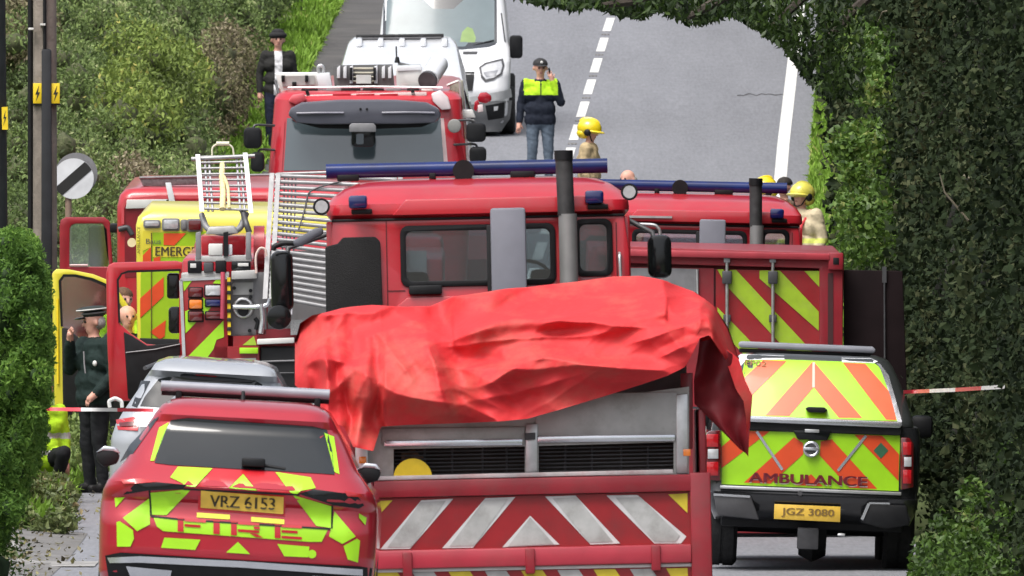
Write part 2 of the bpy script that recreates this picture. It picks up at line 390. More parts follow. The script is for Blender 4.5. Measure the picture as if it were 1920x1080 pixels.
def sheet(name, Ds, xs_of, z_of, m):
    V = []; Fc = []; n = None
    for D in Ds:
        xs = xs_of(D); n = len(xs)
        for x in xs: V.append((x, D, z_of(x, D)))
    for i in range(len(Ds) - 1):
        for k in range(n - 1):
            a = i * n + k; Fc.append((a, a + 1, a + n + 1, a + n))
    return mk(name, V, Fc, m, None, True, 60)
def terr_xs(D):
    le, re = left_edge(D), right_edge(D)
    return [le - t for t in (700, 300, 120, 60, 30, 15, 9, 7, 5, 4, 3.2, 2.4, 1.6, .9, .5, .3, .1, 0)] + [le + .06, (le + re) / 2, re - .06] + [re + t for t in (0, .1, .3, .7, 1.2, 2, 3, 4.5, 6, 10, 20, 60, 150, 400)]
Ds_t = list(np.arange(-60, 400, 4.0)) + list(np.arange(400, 1500, 40.0))
struct(sheet('ground', Ds_t, terr_xs, lambda x, D: terr(x, D) + (noise.noise((x * .5, D * .3, 0)) * .06 if (x < left_edge(D) - .4 or x > right_edge(D) + .4) else 0), SOIL))
Ds_r = list(np.arange(-60, 420, 2.0)) + list(np.arange(420, 1500, 30.0))
road = struct(sheet('road', Ds_r, lambda D: [left_edge(D) + (right_edge(D) - left_edge(D)) * i / 6 for i in range(7)], lambda x, D: G(D), ASPH))
struct(sheet('layby', list(np.arange(262, 360, 2.0)), lambda D: [left_edge(D) - .02, left_edge(D) + .45, left_edge(D) + .45 + .85 * min(1, (D - 262) / 20)], lambda x, D: G(D) + .005, ASPD))
struct(sheet('side_road', list(np.arange(157, 177, 1.0)), lambda D: [left_edge(D) - 14, left_edge(D) - 6, left_edge(D) - 2, left_edge(D) - .5 * abs(D - 167) / 10, left_edge(D) + .3], lambda x, D: (G(D) + .005 if x > left_edge(D) - .02 else terr(x, D) + .012), mat('worn_side_road_asphalt', (.155, .152, .15), .9, 0, 0, .2, 1.5, bump=.4, bs=30, dirt=(.10, .09, .07), dirt_amt=.7)))
def mark(name, D0, D1, x0f, x1f, m, dz=.006, step=2.0):
    Ds = list(np.arange(D0, D1, step)) + [D1]
    o = sheet(name, Ds, lambda D: [x0f(D), x1f(D)], lambda x, D: G(D) + dz, m); o.parent = road; return o
mark('edge_line', 176, 420, lambda D: cx_road(D) + 3.08, lambda D: cx_road(D) + 3.26, PAINT)
dash0 = 281.2
for k in range(-16, 12):
    d = dash0 + 6 * k
    mark('lane_dash', d, d + 4, lambda D: cx_road(D) - .07, lambda D: cx_road(D) + .07, PAINT)
for (a, b, x0, x1) in ((170.2, 171.8, -5.2, -4.5), (165.4, 167.2, -4.5, -3.7)):
    o = sheet('worn_line', list(np.arange(a, b, .4)) + [b], lambda D, q=x0, r=x1: list(np.linspace(q, r, 7)), lambda x, D: (G(D) + .010 if x > left_edge(D) - .02 else terr(x, D) + .018), PAINTW); o.parent = road
STUD = mat('road_stud_casting', (.16, .15, .14), .6, .3, 0, .2, 20)
for k in range(-2, 7):
    d = dash0 + 6 * k - 1.0; x = cx_road(d)
    st = thing('road_stud', 'small metal cat\'s-eye road stud in a gap of the white centre line', 'road stud', (x, d, G(d)), (math.atan(slope(d)), 0, 0), 'road studs along the centre line')
    box('casting', (-.065, .065), (-.10, .10), (.0, .014), STUD, st, .008); 
    for s in (-.03, .03): box('reflector', (s - .015, s + .015), (-.108, -.098), (.003, .012), LCLR, st, .002)
# crack across the lane by the edge line
V = []; Fc = []; x = cx_road(293) + 2.35; i = 0
while x < cx_road(293) + 3.2:
    d = 293 + noise.noise((x * 2.2, 3, 0)) * 1.6 + noise.noise((x * 9, 1, 0)) * 1.0; wd = .08 + .16 * abs(noise.noise((x * 5, 7, 0)))
    V += [(x, d - wd, G(d - wd) + .005), (x, d + wd, G(d + wd) + .005)]
    if i: Fc.append((2 * i - 2, 2 * i, 2 * i + 1, 2 * i - 1))
    i += 1; x += .05
mk('road_crack', V, Fc, mat('crack_filler', (.045, .045, .048), .9), road)

# ---------------------------------------------------------------- foliage tools
def unit(v): return v / np.maximum(np.linalg.norm(v, axis=1, keepdims=True), 1e-9)
def leaves(name, pts, nrm, size, tint, m, parent=None, aspect=1.7, droop=0., flat=.6, axis=None):
    """many small folded leaves as one mesh; pts Nx3, nrm the way they tend to face"""
    N = len(pts); size = np.broadcast_to(np.asarray(size, float), (N,))[:, None]
    n = unit(nrm * flat + rng.normal(size=(N, 3)) * (1 - flat) * 1.2)
    t = rng.normal(size=(N, 3)) if axis is None else np.tile(np.array(axis, float), (N, 1)) + rng.normal(size=(N, 3)) * (.35 if axis[2] >= 1 else .55)
    t[:, 2] -= droop
    a = unit(t - n * (t * n).sum(1, keepdims=True)); b = np.cross(n, a)
    hl = size * .5; hw = size * .5 / aspect
    V = np.empty((N, 4, 3)); V[:, 0] = pts - a * hl; V[:, 1] = pts + b * hw - n * hw * .35 + a * hl * .1; V[:, 2] = pts + a * hl; V[:, 3] = pts - b * hw - n * hw * .35 + a * hl * .1
    V = V.reshape(-1, 3)
    me = bpy.data.meshes.new(name); me.vertices.add(4 * N); me.vertices.foreach_set('co', V.ravel())
    ix = (np.arange(N)[:, None] * 4 + np.array([0, 1, 2, 0, 2, 3])[None]).ravel().astype(np.int32)
    me.loops.add(6 * N); me.loops.foreach_set('vertex_index', ix)
    me.polygons.add(2 * N); me.polygons.foreach_set('loop_start', (np.arange(2 * N) * 3).astype(np.int32))
    at = me.attributes.new('tint', 'FLOAT', 'POINT'); at.data.foreach_set('value', np.repeat(np.clip(tint, 0, 1), 4).astype(np.float32))
    me.update(calc_edges=True); me.validate()
    return tag(link(name, me, m, parent), kind='stuff')
def clump_leaves(C, Rr, n_per, zs=1., jit=.28, face=None):
    """points and outward normals on lumpy shells round centres C (Kx3) with radii Rr"""
    K = len(C); n = np.maximum((np.asarray(n_per) * np.ones(K)).astype(int), 1); idx = np.repeat(np.arange(K), n); N = len(idx)
    d = unit(rng.normal(size=(N, 3)))
    if face is not None:          # the side that faces road and viewer carries the leaves
        fl = d @ np.array(face) < -.25; d[fl] -= 2 * (d[fl] @ np.array(face))[:, None] * np.array(face)
    r = Rr[idx][:, None] * (1 - np.abs(rng.normal(size=(N, 1))) * jit + rng.random((N, 1)) * .22)
    p = C[idx] + d * r * np.array([1, 1, zs]); return p, d, idx
_ico = None
def cores(name, C, Rr, m, parent, zs=1.):
    global _ico
    if _ico is None:
        b = bmesh.new(); bmesh.ops.create_icosphere(b, subdivisions=1, radius=1); _ico = (np.array([v.co[:] for v in b.verts]), [[v.index for v in f.verts] for f in b.faces]); b.free()
    V0, F0 = _ico; K = len(C); nv = len(V0)
    V = (C[:, None, :] + V0[None] * (Rr[:, None, None]) * np.array([1, 1, zs]) * (1 + rng.normal(size=(K, nv, 1)) * .12)).reshape(-1, 3)
    Fc = (np.array(F0)[None] + (np.arange(K) * nv)[:, None, None]).reshape(-1, 3)
    me = bpy.data.meshes.new(name); me.vertices.add(len(V)); me.vertices.foreach_set('co', V.ravel())
    me.loops.add(Fc.size); me.loops.foreach_set('vertex_index', Fc.ravel().astype(np.int32))
    me.polygons.add(len(Fc)); me.polygons.foreach_set('loop_start', (np.arange(len(Fc)) * 3).astype(np.int32)); me.update(calc_edges=True)
    return tag(link(name, me, m, parent), kind='stuff')
def n3(p, s, o=0): return np.array([noise.noise((q[0] * s + o, q[1] * s, q[2] * s)) for q in p])

IVY = leafmat('ivy_leaves', [(0, (.011, .018, .009)), (.45, (.024, .038, .016)), (.75, (.042, .058, .025)), (1, (.075, .085, .042))], .15, .7, .1)
LIT = leafmat('hawthorn_leaves', [(0, (.03, .06, .010)), (.5, (.075, .15, .022)), (.85, (.13, .22, .035)), (1, (.24, .28, .08))], .25)
BANK = leafmat('hedge_bank_leaves', [(0, (.055, .080, .030)), (.35, (.115, .165, .055)), (.65, (.17, .245, .075)), (.9, (.25, .33, .11)), (1, (.38, .42, .20))], .25, .6, .25)
BANKY = leafmat('bright_bank_leaves', [(0, (.07, .095, .028)), (.5, (.18, .25, .055)), (.9, (.28, .36, .085)), (1, (.45, .42, .12))], .25, .6, .25)
DEAD = leafmat('dead_bracken', [(0, (.07, .06, .035)), (.35, (.15, .125, .08)), (.6, (.17, .18, .075)), (.8, (.24, .20, .14)), (1, (.36, .32, .22))], .15, .8, .15)
CONI = leafmat('conifer_sprays', [(0, (.05, .11, .026)), (.5, (.13, .25, .048)), (.85, (.21, .36, .065)), (1, (.30, .44, .10))], .4, .65, .2)
GRAS = leafmat('verge_grass', [(0, (.09, .16, .02)), (.5, (.19, .34, .04)), (.9, (.28, .46, .07)), (1, (.42, .44, .14))], .3, .6, .25)

# ---------------------------------------------------------------- right-hand hedge, in three reaches
def hedge_reach(label, D0, D1, m, top, step, per, base=0., lean=0., rr=(.5, .85), name='hedge', zmin=-.1, tintoff=0., x_off=0., sz=(.075, .12)):
    root = thing(name, label, 'hedge', (hedge_x((D0 + D1) / 2), (D0 + D1) / 2, G((D0 + D1) / 2)), (0, 0, 0))
    C = []; Rr = []
    d = D0
    while d < D1:
        z = zmin
        while z < top:
            r = random.uniform(*rr) * random.choice([1, 1, .7, 1.15]); f = z / top
            x = hedge_x(d) + x_off + r * .95 + noise.noise((d * .23, z * .5, 5)) * .4 + noise.noise((d * .8, z * 1.3, 8)) * .22 + .18 * random.random() - lean * f
            C.append((x, d + random.uniform(-.3, .3) * step, G(d) + z + base)); Rr.append(r); z += r * .95
            if random.random() < .5: C.append((x + r * 1.1, d, G(d) + z)); Rr.append(r * 1.1)
        d += step * random.uniform(.8, 1.2)
    C = np.array(C); Rr = np.array(Rr); loc = np.array(root.location)
    p, nn, idx = clump_leaves(C, Rr, per, 1., .28, (-.7, -.6, .38))
    tint = .44 + .14 * rng.normal(size=len(p)) + .45 * n3(p, .6, 3) + .5 * n3(p, .22, 11) + tintoff + (rng.normal(size=len(C)) * .16)[idx]
    keep = p[:, 2] > np.interp(p[:, 1], _dd, _zs) + HC - .05
    p, nn, tint, idx = p[keep], nn[keep], tint[keep], idx[keep]
    csz = rng.uniform(.75, 1.35, len(C))
    leaves('foliage', p - loc, nn, rng.uniform(sz[0] * .8, sz[1] * 1.1, len(p)) * csz[idx], tint, m, root, 1.5, .3, .5)
    for _ in range(26):           # bare shoots and ivy stems that stick out of the face
        q = C[random.randrange(len(C))] - loc; a = Vector(q) + Vector((-random.uniform(.2, .5), random.uniform(-.3, .3), 0)); e = Vector((random.uniform(-.35, .1), random.uniform(-.3, .3), random.uniform(-.5, .6)))
        tube('shoot', [a, a + e * .5 + Vector((-.08, 0, .04)), a + e], [.010, .008, .003], mat('pale_stem', (.16, .14, .10), .9), root, 4)
    cores('branches', C + np.array([.18, 0, 0]) - loc, Rr * .78, TWIG, root)
    return root
hedge_reach('dark ivy-covered hedge beside the ambulance pickup at the right', 126, 178, IVY, 6.6, .85, 240, rr=(.45, .85), sz=(.045, .085))
hedge_reach('dark green hedge behind the container, with the firefighters in front of it', 178, 236, IVY, 6.2, .95, 180, tintoff=.05, sz=(.06, .105))
hedge_reach('far hedge with leafy outline beside the white edge line uphill', 238, 345, IVY, 6.0, 1.3, 120, lean=.4, tintoff=.02, sz=(.10, .16))
def shrub(name, label, items, m, per, cat='shrub', sz=(.06, .1), zs=1.1, tintoff=0, flat=.5, group=None, core=.7, aspect=1.6):
    C = np.array([(a, b, c) for a, b, c, r in items]); Rr = np.array([r for *_, r in items])
    loc = (C[:, 0].mean(), C[:, 1].mean(), float(np.min(C[:, 2] - Rr)))
    root = thing(name, label, cat, loc, (0, 0, 0), group)
    p, nn, idx = clump_leaves(C, Rr, per, zs, .45)
    tint = .5 + .2 * rng.normal(size=len(p)) + .45 * n3(p, .9, 9) + tintoff
    leaves('foliage', p - np.array(loc), nn, rng.uniform(sz[0], sz[1], len(p)), tint, m, root, aspect, .2, flat)
    if core: cores('stems', C - np.array(loc), Rr * core, TWIG, root, zs)
    return root
def scat(n, f): return [f(i) for i in range(n)]
# lighter hawthorn growing out of the dark hedge
def _h1(i):
    d = random.uniform(190, 215); px = random.uniform(1598, 1676) ; py = random.choice([random.uniform(70, 180), random.uniform(230, 300), random.uniform(300, 460), random.uniform(380, 470)])
    w_ = W(px - (py - 250) * .05, py, d); return (w_.x - .03, w_.y, w_.z, random.uniform(.12, .27))
shrub('hawthorn_bush', 'lighter green hawthorn growing out of the dark hedge above the container', scat(95, _h1), LIT, 190, sz=(.05, .1), tintoff=.06, core=0)
def _h2(i):
    d = random.uniform(144, 168); px = random.uniform(1725, 1935); py = 1085 - abs(random.gauss(0, 75)) * (.35 + .9 * (px - 1725) / 200)
    w_ = W(px, py, d); return (w_.x, w_.y, max(w_.z, G(d) + .05), random.uniform(.07, .16))
shrub('leafy_weeds', 'bright leafy weeds at the foot of the right hedge beside the pickup', scat(95, _h2), LIT, 75, 'weeds', (.04, .09), tintoff=-.05, core=0, aspect=1.9)

# ---------------------------------------------------------------- trees over the right-hand side, one with a limb across the top of the view
BARK = mat('ivy_bark', (.06, .05, .04), .95, 0, 0, .4, 6, bump=.6, bs=14)
CROWN = leafmat('tree_leaves', [(0, (.012, .024, .008)), (.5, (.035, .065, .018)), (.85, (.075, .12, .03)), (1, (.16, .20, .07))], .2, .5, .3)
def tree(label, X, D, h, cr, n_cl, per, sz):
    g = terr(X, D); root = thing('roadside_tree', label, 'tree', (X, D, g), (0, 0, 0), 'roadside trees over the right hedge')
    lean = random.uniform(-.3, .1)
    tr = tube('trunk', [(0, 0, -.2), (.05, 0, 1.5), (lean * .5, .1, 3.4), (lean, .1, 5.5), (lean * 1.3, .2, h)], [.30, .25, .21, .16, .05], BARK, root, 10)
    for k in range(6):
        a = k * 1.05 + random.random(); z = 4.2 + k * .45
        tube('limb', [(lean * .8, .1, z), (math.cos(a) * cr * .5 + lean, math.sin(a) * cr * .5, z + .9), (math.cos(a) * cr * .9 + lean, math.sin(a) * cr * .9, z + 1.5)], [.1, .06, .02], BARK, tr, 6)
    C = []; Rr = []
    for k in range(n_cl):
        d = Vector((random.gauss(0, 1), random.gauss(0, 1), random.gauss(0, .8))).normalized() * cr * random.uniform(.35, 1)
        C.append((d.x + lean, d.y, h * .78 + d.z * .75)); Rr.append(random.uniform(.5, .95))
    C = np.array(C); Rr = np.array(Rr); p, nn, idx = clump_leaves(C, Rr, per)
    leaves('crown', p, nn, rng.uniform(sz * .8, sz * 1.3, len(p)), .45 + .25 * rng.normal(size=len(p)) + .4 * n3(p, .5, 2), CROWN, root, 1.6, .3, .5)
    return root
tA = tree('roadside tree above the hedge with a leafy limb hanging over the road', 5.3, 152, 9.5, 3.3, 60, 110, .16)
tree('tall roadside tree rising behind the dark container panel', 6.0, 180, 10.5, 3.4, 55, 90, .2)
tree('roadside tree rising behind the firefighters at the right hedge', 6.3, 214, 10, 3.3, 50, 80, .22)
tree('far roadside tree above the uphill edge line', 7.4, 258, 9.5, 3.2, 45, 80, .24)
# the hanging limb
loc = np.array(tA.location)
def wl(px, py, d): return Vector(W(px, py, d)) - Vector(tA.location)
twigs = [[(1900, -190, 153), (1650, -90, 151), (1420, -40, 150), (1250, -22, 149.5), (1080, -14, 149)], [(1420, -40, 150), (1330, 10, 149.6), (1290, 32, 149.5)], [(1600, -70, 150.5), (1500, 0, 150), (1450, 50, 150)], [(1250, -22, 149.5), (1180, 4, 149.4), (1130, 10, 149.3)], [(1750, -120, 151.5), (1600, 20, 151), (1520, 110, 151)]]
pts = []; nr = []
for tw in twigs:
    q = [wl(*a) for a in tw]; tube('limb', q, [.05 * (1 - .7 * i / len(q)) for i in range(len(q))], BARK, tA, 6)
bound = [(960, -12), (1000, 4), (1040, 12), (1080, 16), (1120, 12), (1160, 26), (1200, 34), (1235, 18), (1270, 34), (1300, 46), (1340, 36), (1372, 26), (1400, 40), (1430, 62), (1470, 92), (1500, 135), (1530, 170), (1560, 180)]
bx = [b[0] for b in bound]; by = [b[1] for b in bound]
while len(pts) < 8000:
    px = random.uniform(965, 1620); lim = np.interp(px, bx, by); top = -70
    py = lim - abs(random.gauss(0, .42)) * (lim - top) + random.gauss(0, 3)
    if px < 1130 and random.random() < .25: continue
    d = random.gauss(150.3, .55); pts.append(wl(px, py, d)); nr.append((random.gauss(0, .4), -.8, .4))
pts = np.array([p[:] for p in pts]); leaves('hanging_leaves', pts, np.array(nr), rng.uniform(.05, .11, len(pts)), .3 + .22 * rng.normal(size=len(pts)) + .4 * n3(pts, 2.2, 4), leafmat('limb_leaves', [(0, (.012, .026, .006)), (.5, (.04, .075, .014)), (.85, (.09, .15, .028)), (1, (.20, .26, .07))], .3, .45, .35), tA, 2.6, 1.6, .3)

# ---------------------------------------------------------------- left hedge bank
def bank_reach(name, label, D0, D1, t0, t1, h0, h1, m, n_cl, per, tintoff=0, sz=(.07, .12), cat='hedge', rr=(.3, .6), keepf=None, vary=1.):
    root = thing(name, label, cat, (left_edge((D0 + D1) / 2) - (t0 + t1) / 2, (D0 + D1) / 2, terr(left_edge((D0 + D1) / 2) - t0, (D0 + D1) / 2)))
    C = []; Rr = []
    while len(C) < n_cl:
        d = random.uniform(D0, D1); t = t0 + (t1 - t0) * random.random() ** 1.2; x = left_edge(d) - t
        H = (h0 + (h1 - h0) * (t - t0) / max(t1 - t0, .1)) * (1 + vary * .45 * noise.noise((x * .5, d * .22, 1.5)) + vary * .25 * noise.noise((x * 1.3, d * .6, 4)))
        r = random.uniform(*rr); z = terr(x, d) + max(.05, H * (random.random() ** .55) - r * .5)
        if keepf and not keepf(x, d, z): continue
        C.append((x, d, z)); Rr.append(r)
    C = np.array(C); Rr = np.array(Rr); loc = np.array(root.location)
    p, nn, idx = clump_leaves(C, Rr, per, 1.0, .35, (.35, -.65, .67))
    ct = rng.normal(size=len(C)) * .14
    tint = .48 + .2 * rng.normal(size=len(p)) + .4 * n3(p, .35, 6) + ct[idx] + tintoff
    leaves('foliage', p - loc, nn, rng.uniform(sz[0], sz[1], len(p)), tint, m, root, 2.5, 0, .35, (0, 0, .7))
    cores('stems', C - np.array([0, -.1, .05]) - loc, Rr * .52, mat('hedge_stems', (.085, .095, .045), .95, var=.5, vs=9), root)
    return root
def pxy(x, d, z): return 960 + x / d * F, 540 - (z - HC) / d * F
field_ok = lambda x, d, z: pxy(x, d, z)[1] > (40 if pxy(x, d, z)[0] < 75 else -80)
bank_reach('hedge', 'tangled green hedge bank behind the pole and round road sign', 206, 262, .35, 5.2, 1.3, 3.0, BANK, 1150, 150, 0, (.05, .095), rr=(.18, .42), keepf=field_ok)
bank_reach('hedge', 'grey-green hedge bank further uphill left of the man in the black jacket', 262, 322, .8, 6.0, 1.2, 2.6, BANK, 1250, 135, .02, (.06, .11), rr=(.18, .42), keepf=field_ok)
def near_px(px0, px1, py0, py1):
    def f(x, d, z):
        a, b = pxy(x, d, z); return px0 < a < px1 and py0 < b < py1
    return f
bank_reach('bramble_patch', 'yellow-green bramble patch in the middle of the left hedge bank', 236, 268, .7, 4.6, 1.6, 3.2, BANKY, 50, 380, 0, (.07, .12), 'brambles', (.3, .5), near_px(215, 345, 60, 240))
bank_reach('dead_bracken', 'brown dead bracken in the hedge bank left of the man in the black jacket', 240, 285, .55, 2.6, 1.5, 3.0, DEAD, 42, 260, 0, (.05, .10), 'bracken', (.2, .4), near_px(395, 478, 70, 330))
bank_reach('dead_bracken', 'brown undergrowth above the red engine roof beside the white ladder', 212, 246, .5, 2.4, 1.2, 2.4, DEAD, 30, 260, .03, (.05, .10), 'bracken', (.2, .4), near_px(235, 400, 235, 350))
bank_reach('dead_bracken', 'brown seedy hedge top by the field corner behind the poles', 236, 268, 2.5, 5.2, 2.0, 3.0, DEAD, 36, 380, .1, (.06, .11), 'bracken', (.25, .4), near_px(-20, 75, 28, 110))
st_ = thing('hedge_tree', 'dark ivy-grown stem at the top of the left hedge above the black-jacketed man', 'tree', (left_edge(306) - 1.0, 306, terr(left_edge(306) - 1.0, 306)))
tube('trunk', [(0, 0, -.2), (.02, 0, 1.2), (-.05, 0, 2.6), (.1, .1, 4.2)], [.13, .11, .1, .06], BARK, st_, 8)
C = np.array([(random.gauss(-.05, .14), random.gauss(0, .2), random.uniform(.2, 4.2)) for _ in range(22)])
p, nn, ix = clump_leaves(C, np.full(22, .24), 260)
leaves('crown', p, nn, rng.uniform(.08, .13, len(p)), .35 + .25 * rng.normal(size=len(p)), leafmat('ivy_grey', [(0, (.03, .03, .018)), (.6, (.075, .07, .04)), (1, (.2, .18, .12))], .15), st_, 1.5, .2, .4)

# ---------------------------------------------------------------- clipped conifer hedge at the near left corner
root = thing('conifer_hedge', 'tall clipped green conifer hedge at the left edge of the view', 'hedge', (-4.3, 151, G(151)))
edge = [(415, 10), (440, 45), (470, 78), (520, 94), (650, 98), (780, 94), (850, 82), (900, 62), (960, 38), (1010, 15), (1060, -10), (1120, -40)]
ey = [e[0] for e in edge]; ex = [e[1] for e in edge]; C = []; Rr = []
while len(C) < 640:
    py = random.uniform(452, 1115); lim = float(np.interp(py, ey, ex)) - 17; px = lim - abs(random.gauss(0, 40)) - 3; d = random.uniform(148.5, 153.5)
    w_ = W(px, py, d); C.append((w_.x, w_.y, max(w_.z, G(d) + .1))); Rr.append(random.uniform(.07, .115))
for _ in range(120):
    d = random.uniform(148.5, 153.5); w_ = W(random.uniform(-230, -10), random.uniform(490, 1100), d); C.append(w_[:]); Rr.append(random.uniform(.25, .4))
C = np.array(C); Rr = np.array(Rr); loc = np.array(root.location); p, nn, ix = clump_leaves(C, Rr, 190, 1.15, .3, (.55, -.75, .37))
leaves('foliage', p - loc, nn, rng.uniform(.03, .07, len(p)), .5 + .16 * rng.normal(size=len(p)) + .35 * n3(p, 1.3, 8), CONI, root, 2.6, -.6, .35)
cores('branches', C + np.array([-.03, .06, 0]) - loc, Rr * .58, mat('conifer_inner', (.03, .06, .02), .9, var=.5, vs=9), root)

# ---------------------------------------------------------------- weeds and grass
def _w1(i):
    d = random.uniform(175, 184); px = random.uniform(20, 128); w_ = W(px, 0, d); g = G(d)
    return (w_.x, d, g + random.uniform(.03, .42) * (1 - (px - 20) / 190), random.uniform(.07, .16))
shrub('leafy_weeds', 'straggling leafy weeds on the left verge below the yellow door', scat(60, _w1), leafmat('weed_leaves', [(0, (.04, .05, .018)), (.5, (.095, .13, .038)), (.85, (.17, .20, .07)), (1, (.28, .22, .11))], .25), 130, 'weeds', (.05, .1), core=.0, aspect=2.0)
def _w2(i):
    d = random.uniform(188, 199); px = random.uniform(95, 200); w_ = W(px, 0, d)
    return (w_.x, d, G(d) + random.uniform(.05, .5), random.uniform(.12, .22))
shrub('leafy_weeds', 'green weeds on the verge behind the police officer', scat(60, _w2), BANK, 150, 'weeds', (.05, .1), core=.0, tintoff=.05, aspect=2.0)
def grass(name, label, D0, D1, f0, f1, n, h=(.12, .3), tintoff=0):
    d = rng.uniform(D0, D1, n); u = rng.random(n); x = np.array([f0(a) + (f1(a) - f0(a)) * b for a, b in zip(d, u)]); z = np.array([terr(a, b) for a, b in zip(x, d)])
    s = rng.uniform(h[0], h[1], n); p = np.stack([x, d, z + s * .42], 1)
    o = leaves(name, p, np.tile([0, -1, .3], (n, 1)), s, .45 + .2 * rng.normal(size=n) + .35 * n3(p, .6, 5) + tintoff, GRAS, None, 6, 0, .45, (0, 0, 1)); return tag(o, label, 'grass', kind='stuff')
grass('grass', 'bright green grass verge at the left of the uphill road', 248, 345, lambda D: left_edge(D) - 1.5, lambda D: left_edge(D) + .06, 52000, (.12, .34))
grass('grass', 'bright green grass strip between the white edge line and the right hedge', 225, 340, lambda D: right_edge(D) + .02, lambda D: hedge_x(D) + .5, 30000, (.1, .3), .1)
grass('grass', 'rough grass along the left verge beside the parked engines', 176, 248, lambda D: left_edge(D) - 2.2, lambda D: left_edge(D) - .02, 24000, (.12, .35), -.2)
# fallen leaves and grit on the road edge at the left
nL = 900; d_ = rng.uniform(158, 190, nL); x_ = np.array([left_edge(a) for a in d_]) + rng.exponential(.35, nL) - .5
pl = np.stack([x_, d_, np.array([max(G(b), terr(a, b)) + .03 for a, b in zip(x_, d_)])], 1)
lt_ = leaves('leaf_litter', pl, np.tile([0, 0, 1.], (nL, 1)), rng.uniform(.03, .09, nL), rng.random(nL), leafmat('fallen_leaves', [(0, (.05, .04, .02)), (.5, (.12, .10, .045)), (1, (.20, .19, .07))], .1), None, 1.7, 0, .7); tag(lt_, 'fallen leaves scattered on the left road edge', 'leaves', kind='stuff')
# ================================================================ NEAR VEHICLES
# ---------------------------------------------------------------- red fire car
v = Veh('fire_car', 'red fire service estate car with lime rear chevrons in the foreground', 'car', 434, 124, roll=3.0)
rt = v.root
bd = Body([(.24, .80, .30, 4.2, .2), (.34, .88, .10, 4.4, .24), (.46, .915, .03, 4.45, .25), (.62, .92, .0, 4.45, .25), (.80, .925, .0, 4.45, .25), (.88, .925, .03, 4.42, .25), (.94, .92, .035, 4.35, .25), (1.0, .91, -.02, 4.2, .24), (1.06, .885, -.03, 3.9, .22), (1.12, .84, .04, 3.4, .2), (1.2, .775, .14, 3.1, .2), (1.35, .70, .30, 2.75, .2), (1.47, .63, .42, 2.5, .2), (1.52, .60, .40, 2.4, .18), (1.58, .56, .48, 2.2, .16), (1.62, .50, .6, 2.0, .16), (1.645, .40, .8, 1.8, .16)], .06)
body = bd.build('body', REDC, rt, .04)
yf = bd.yf
def D(name, pts, m, off=-.004, par=None): return patch(name, v.P(pts), yf, off, m, par or rt)
gl = D('rear_window', [(318, 788), (350, 784), (585, 800), (612, 806), (622, 845), (627, 890), (600, 888), (320, 872), (289, 868), (300, 825)], GLD, -.006)
wp = v.T('wiper', [(455, 866, .16), (490, 872, .15), (535, 880, .14)], .012, BLK); v.B('wiper_motor', 453, 497, 859, 875, .08, .16, BLK, wp)
greens = [[(333, 875), (398, 878), (366, 913), (347, 911), (341, 905), (319, 895)], [(455.5, 889), (482, 920), (429, 915)], [(516, 885), (582, 895), (592, 915), (564, 920), (557, 927), (545, 924)], [(282, 924), (359, 917), (312, 966), (284, 965)], [(549, 928), (623, 950), (621, 990), (593, 986)],
  [(308, 1008), (376, 1012), (366, 1031), (302, 1027)], [(446, 1016), (469, 1039), (424, 1036)], [(520, 1020), (580, 1025), (578, 1045), (533, 1043)], circ(585, 1039, 8, 14), [(214, 934), (234, 932), (216, 952)], [(230, 971), (280, 934), (281, 983), (257, 996)], [(218, 979), (224, 977), (249, 994), (251, 1010), (244, 1025), (219, 1025)],
  [(627, 959), (667, 1006), (642, 1020), (617, 1006)], [(673, 963), (687, 971), (685, 985), (673, 971)], [(644, 1024), (669, 1010), (675, 1014), (671, 1055), (652, 1049)], [(314, 792), (296, 802), (281, 864), (288, 864)], [(607, 812), (625, 819), (636, 889), (627, 885)]]
for g in greens: D('lime_marking', g, LIME, -.006)
for g in ([(369, 961), (431, 965), (431, 974), (369, 970)], [(471, 969), (533, 974), (533, 983), (471, 978)]): D('yellow_marking', g, mat('yellow_film', (.72, .72, .05), .4), -.006)
fp = D('lettered_band', [(288, 971), (615, 992), (603, 1016), (580, 1016), (306, 996), (294, 987)], LIME, -.006)
def blk(pts): D('letter', pts, REDF, -.010, fp)
tl_ = lambda x, y: (x, y + (x - 446) * .066)
def bar_(x0, x1, y0, y1): blk([tl_(x0, y0), tl_(x1, y0), tl_(x1, y1), tl_(x0, y1)])
bar_(333, 344, 978, 1004); bar_(346, 386, 978, 984); bar_(346, 376, 989, 994)
bar_(400, 412, 978, 1004)
bar_(433, 444, 978, 1004); bar_(446, 486, 978, 983); bar_(476, 487, 985, 990); bar_(446, 486, 992, 997); blk([tl_(468, 998), tl_(480, 998), tl_(494, 1005), tl_(480, 1005)])
bar_(515, 526, 978, 1004); bar_(528, 566, 978, 983); bar_(528, 558, 988, 993); bar_(528, 566, 999, 1004)
D('red_film', [(400, 879), (514, 885), (545, 925), (484, 921), (456, 888), (428, 915), (368, 913)], REDF, -.004); 
for pts in ([(230, 928), (261, 901), (350, 909), (343, 917), (277, 920)], [(560, 926), (588, 917), (669, 928), (683, 948), (673, 954), (627, 948)]):
    tl = D('tail_light', pts, BLKG, -.008)
D('lens', [(645, 920), (676, 926), (680, 932), (652, 931)], LREDL, -.012); D('lens', [(225, 899), (262, 897), (300, 903), (262, 906), (232, 908)], LREDL, -.012)
for a, b in (((283, 968), (340, 974)), ((340, 974), (620, 992)), ((280, 918), (283, 968)), ((623, 948), (622, 990)), ((343, 917), (562, 928))): strip('panel_gap', v.L(*a), v.L(*b), .012, yf, -.0085, BLK, rt)
D('number_plate_recess', [(372, 917), (536, 929), (534, 968), (371, 956)], REDF, -.005)
np_ = D('number_plate', [(377, 920), (532, 932), (531, 964), (376, 952)], PLATE, -.012)
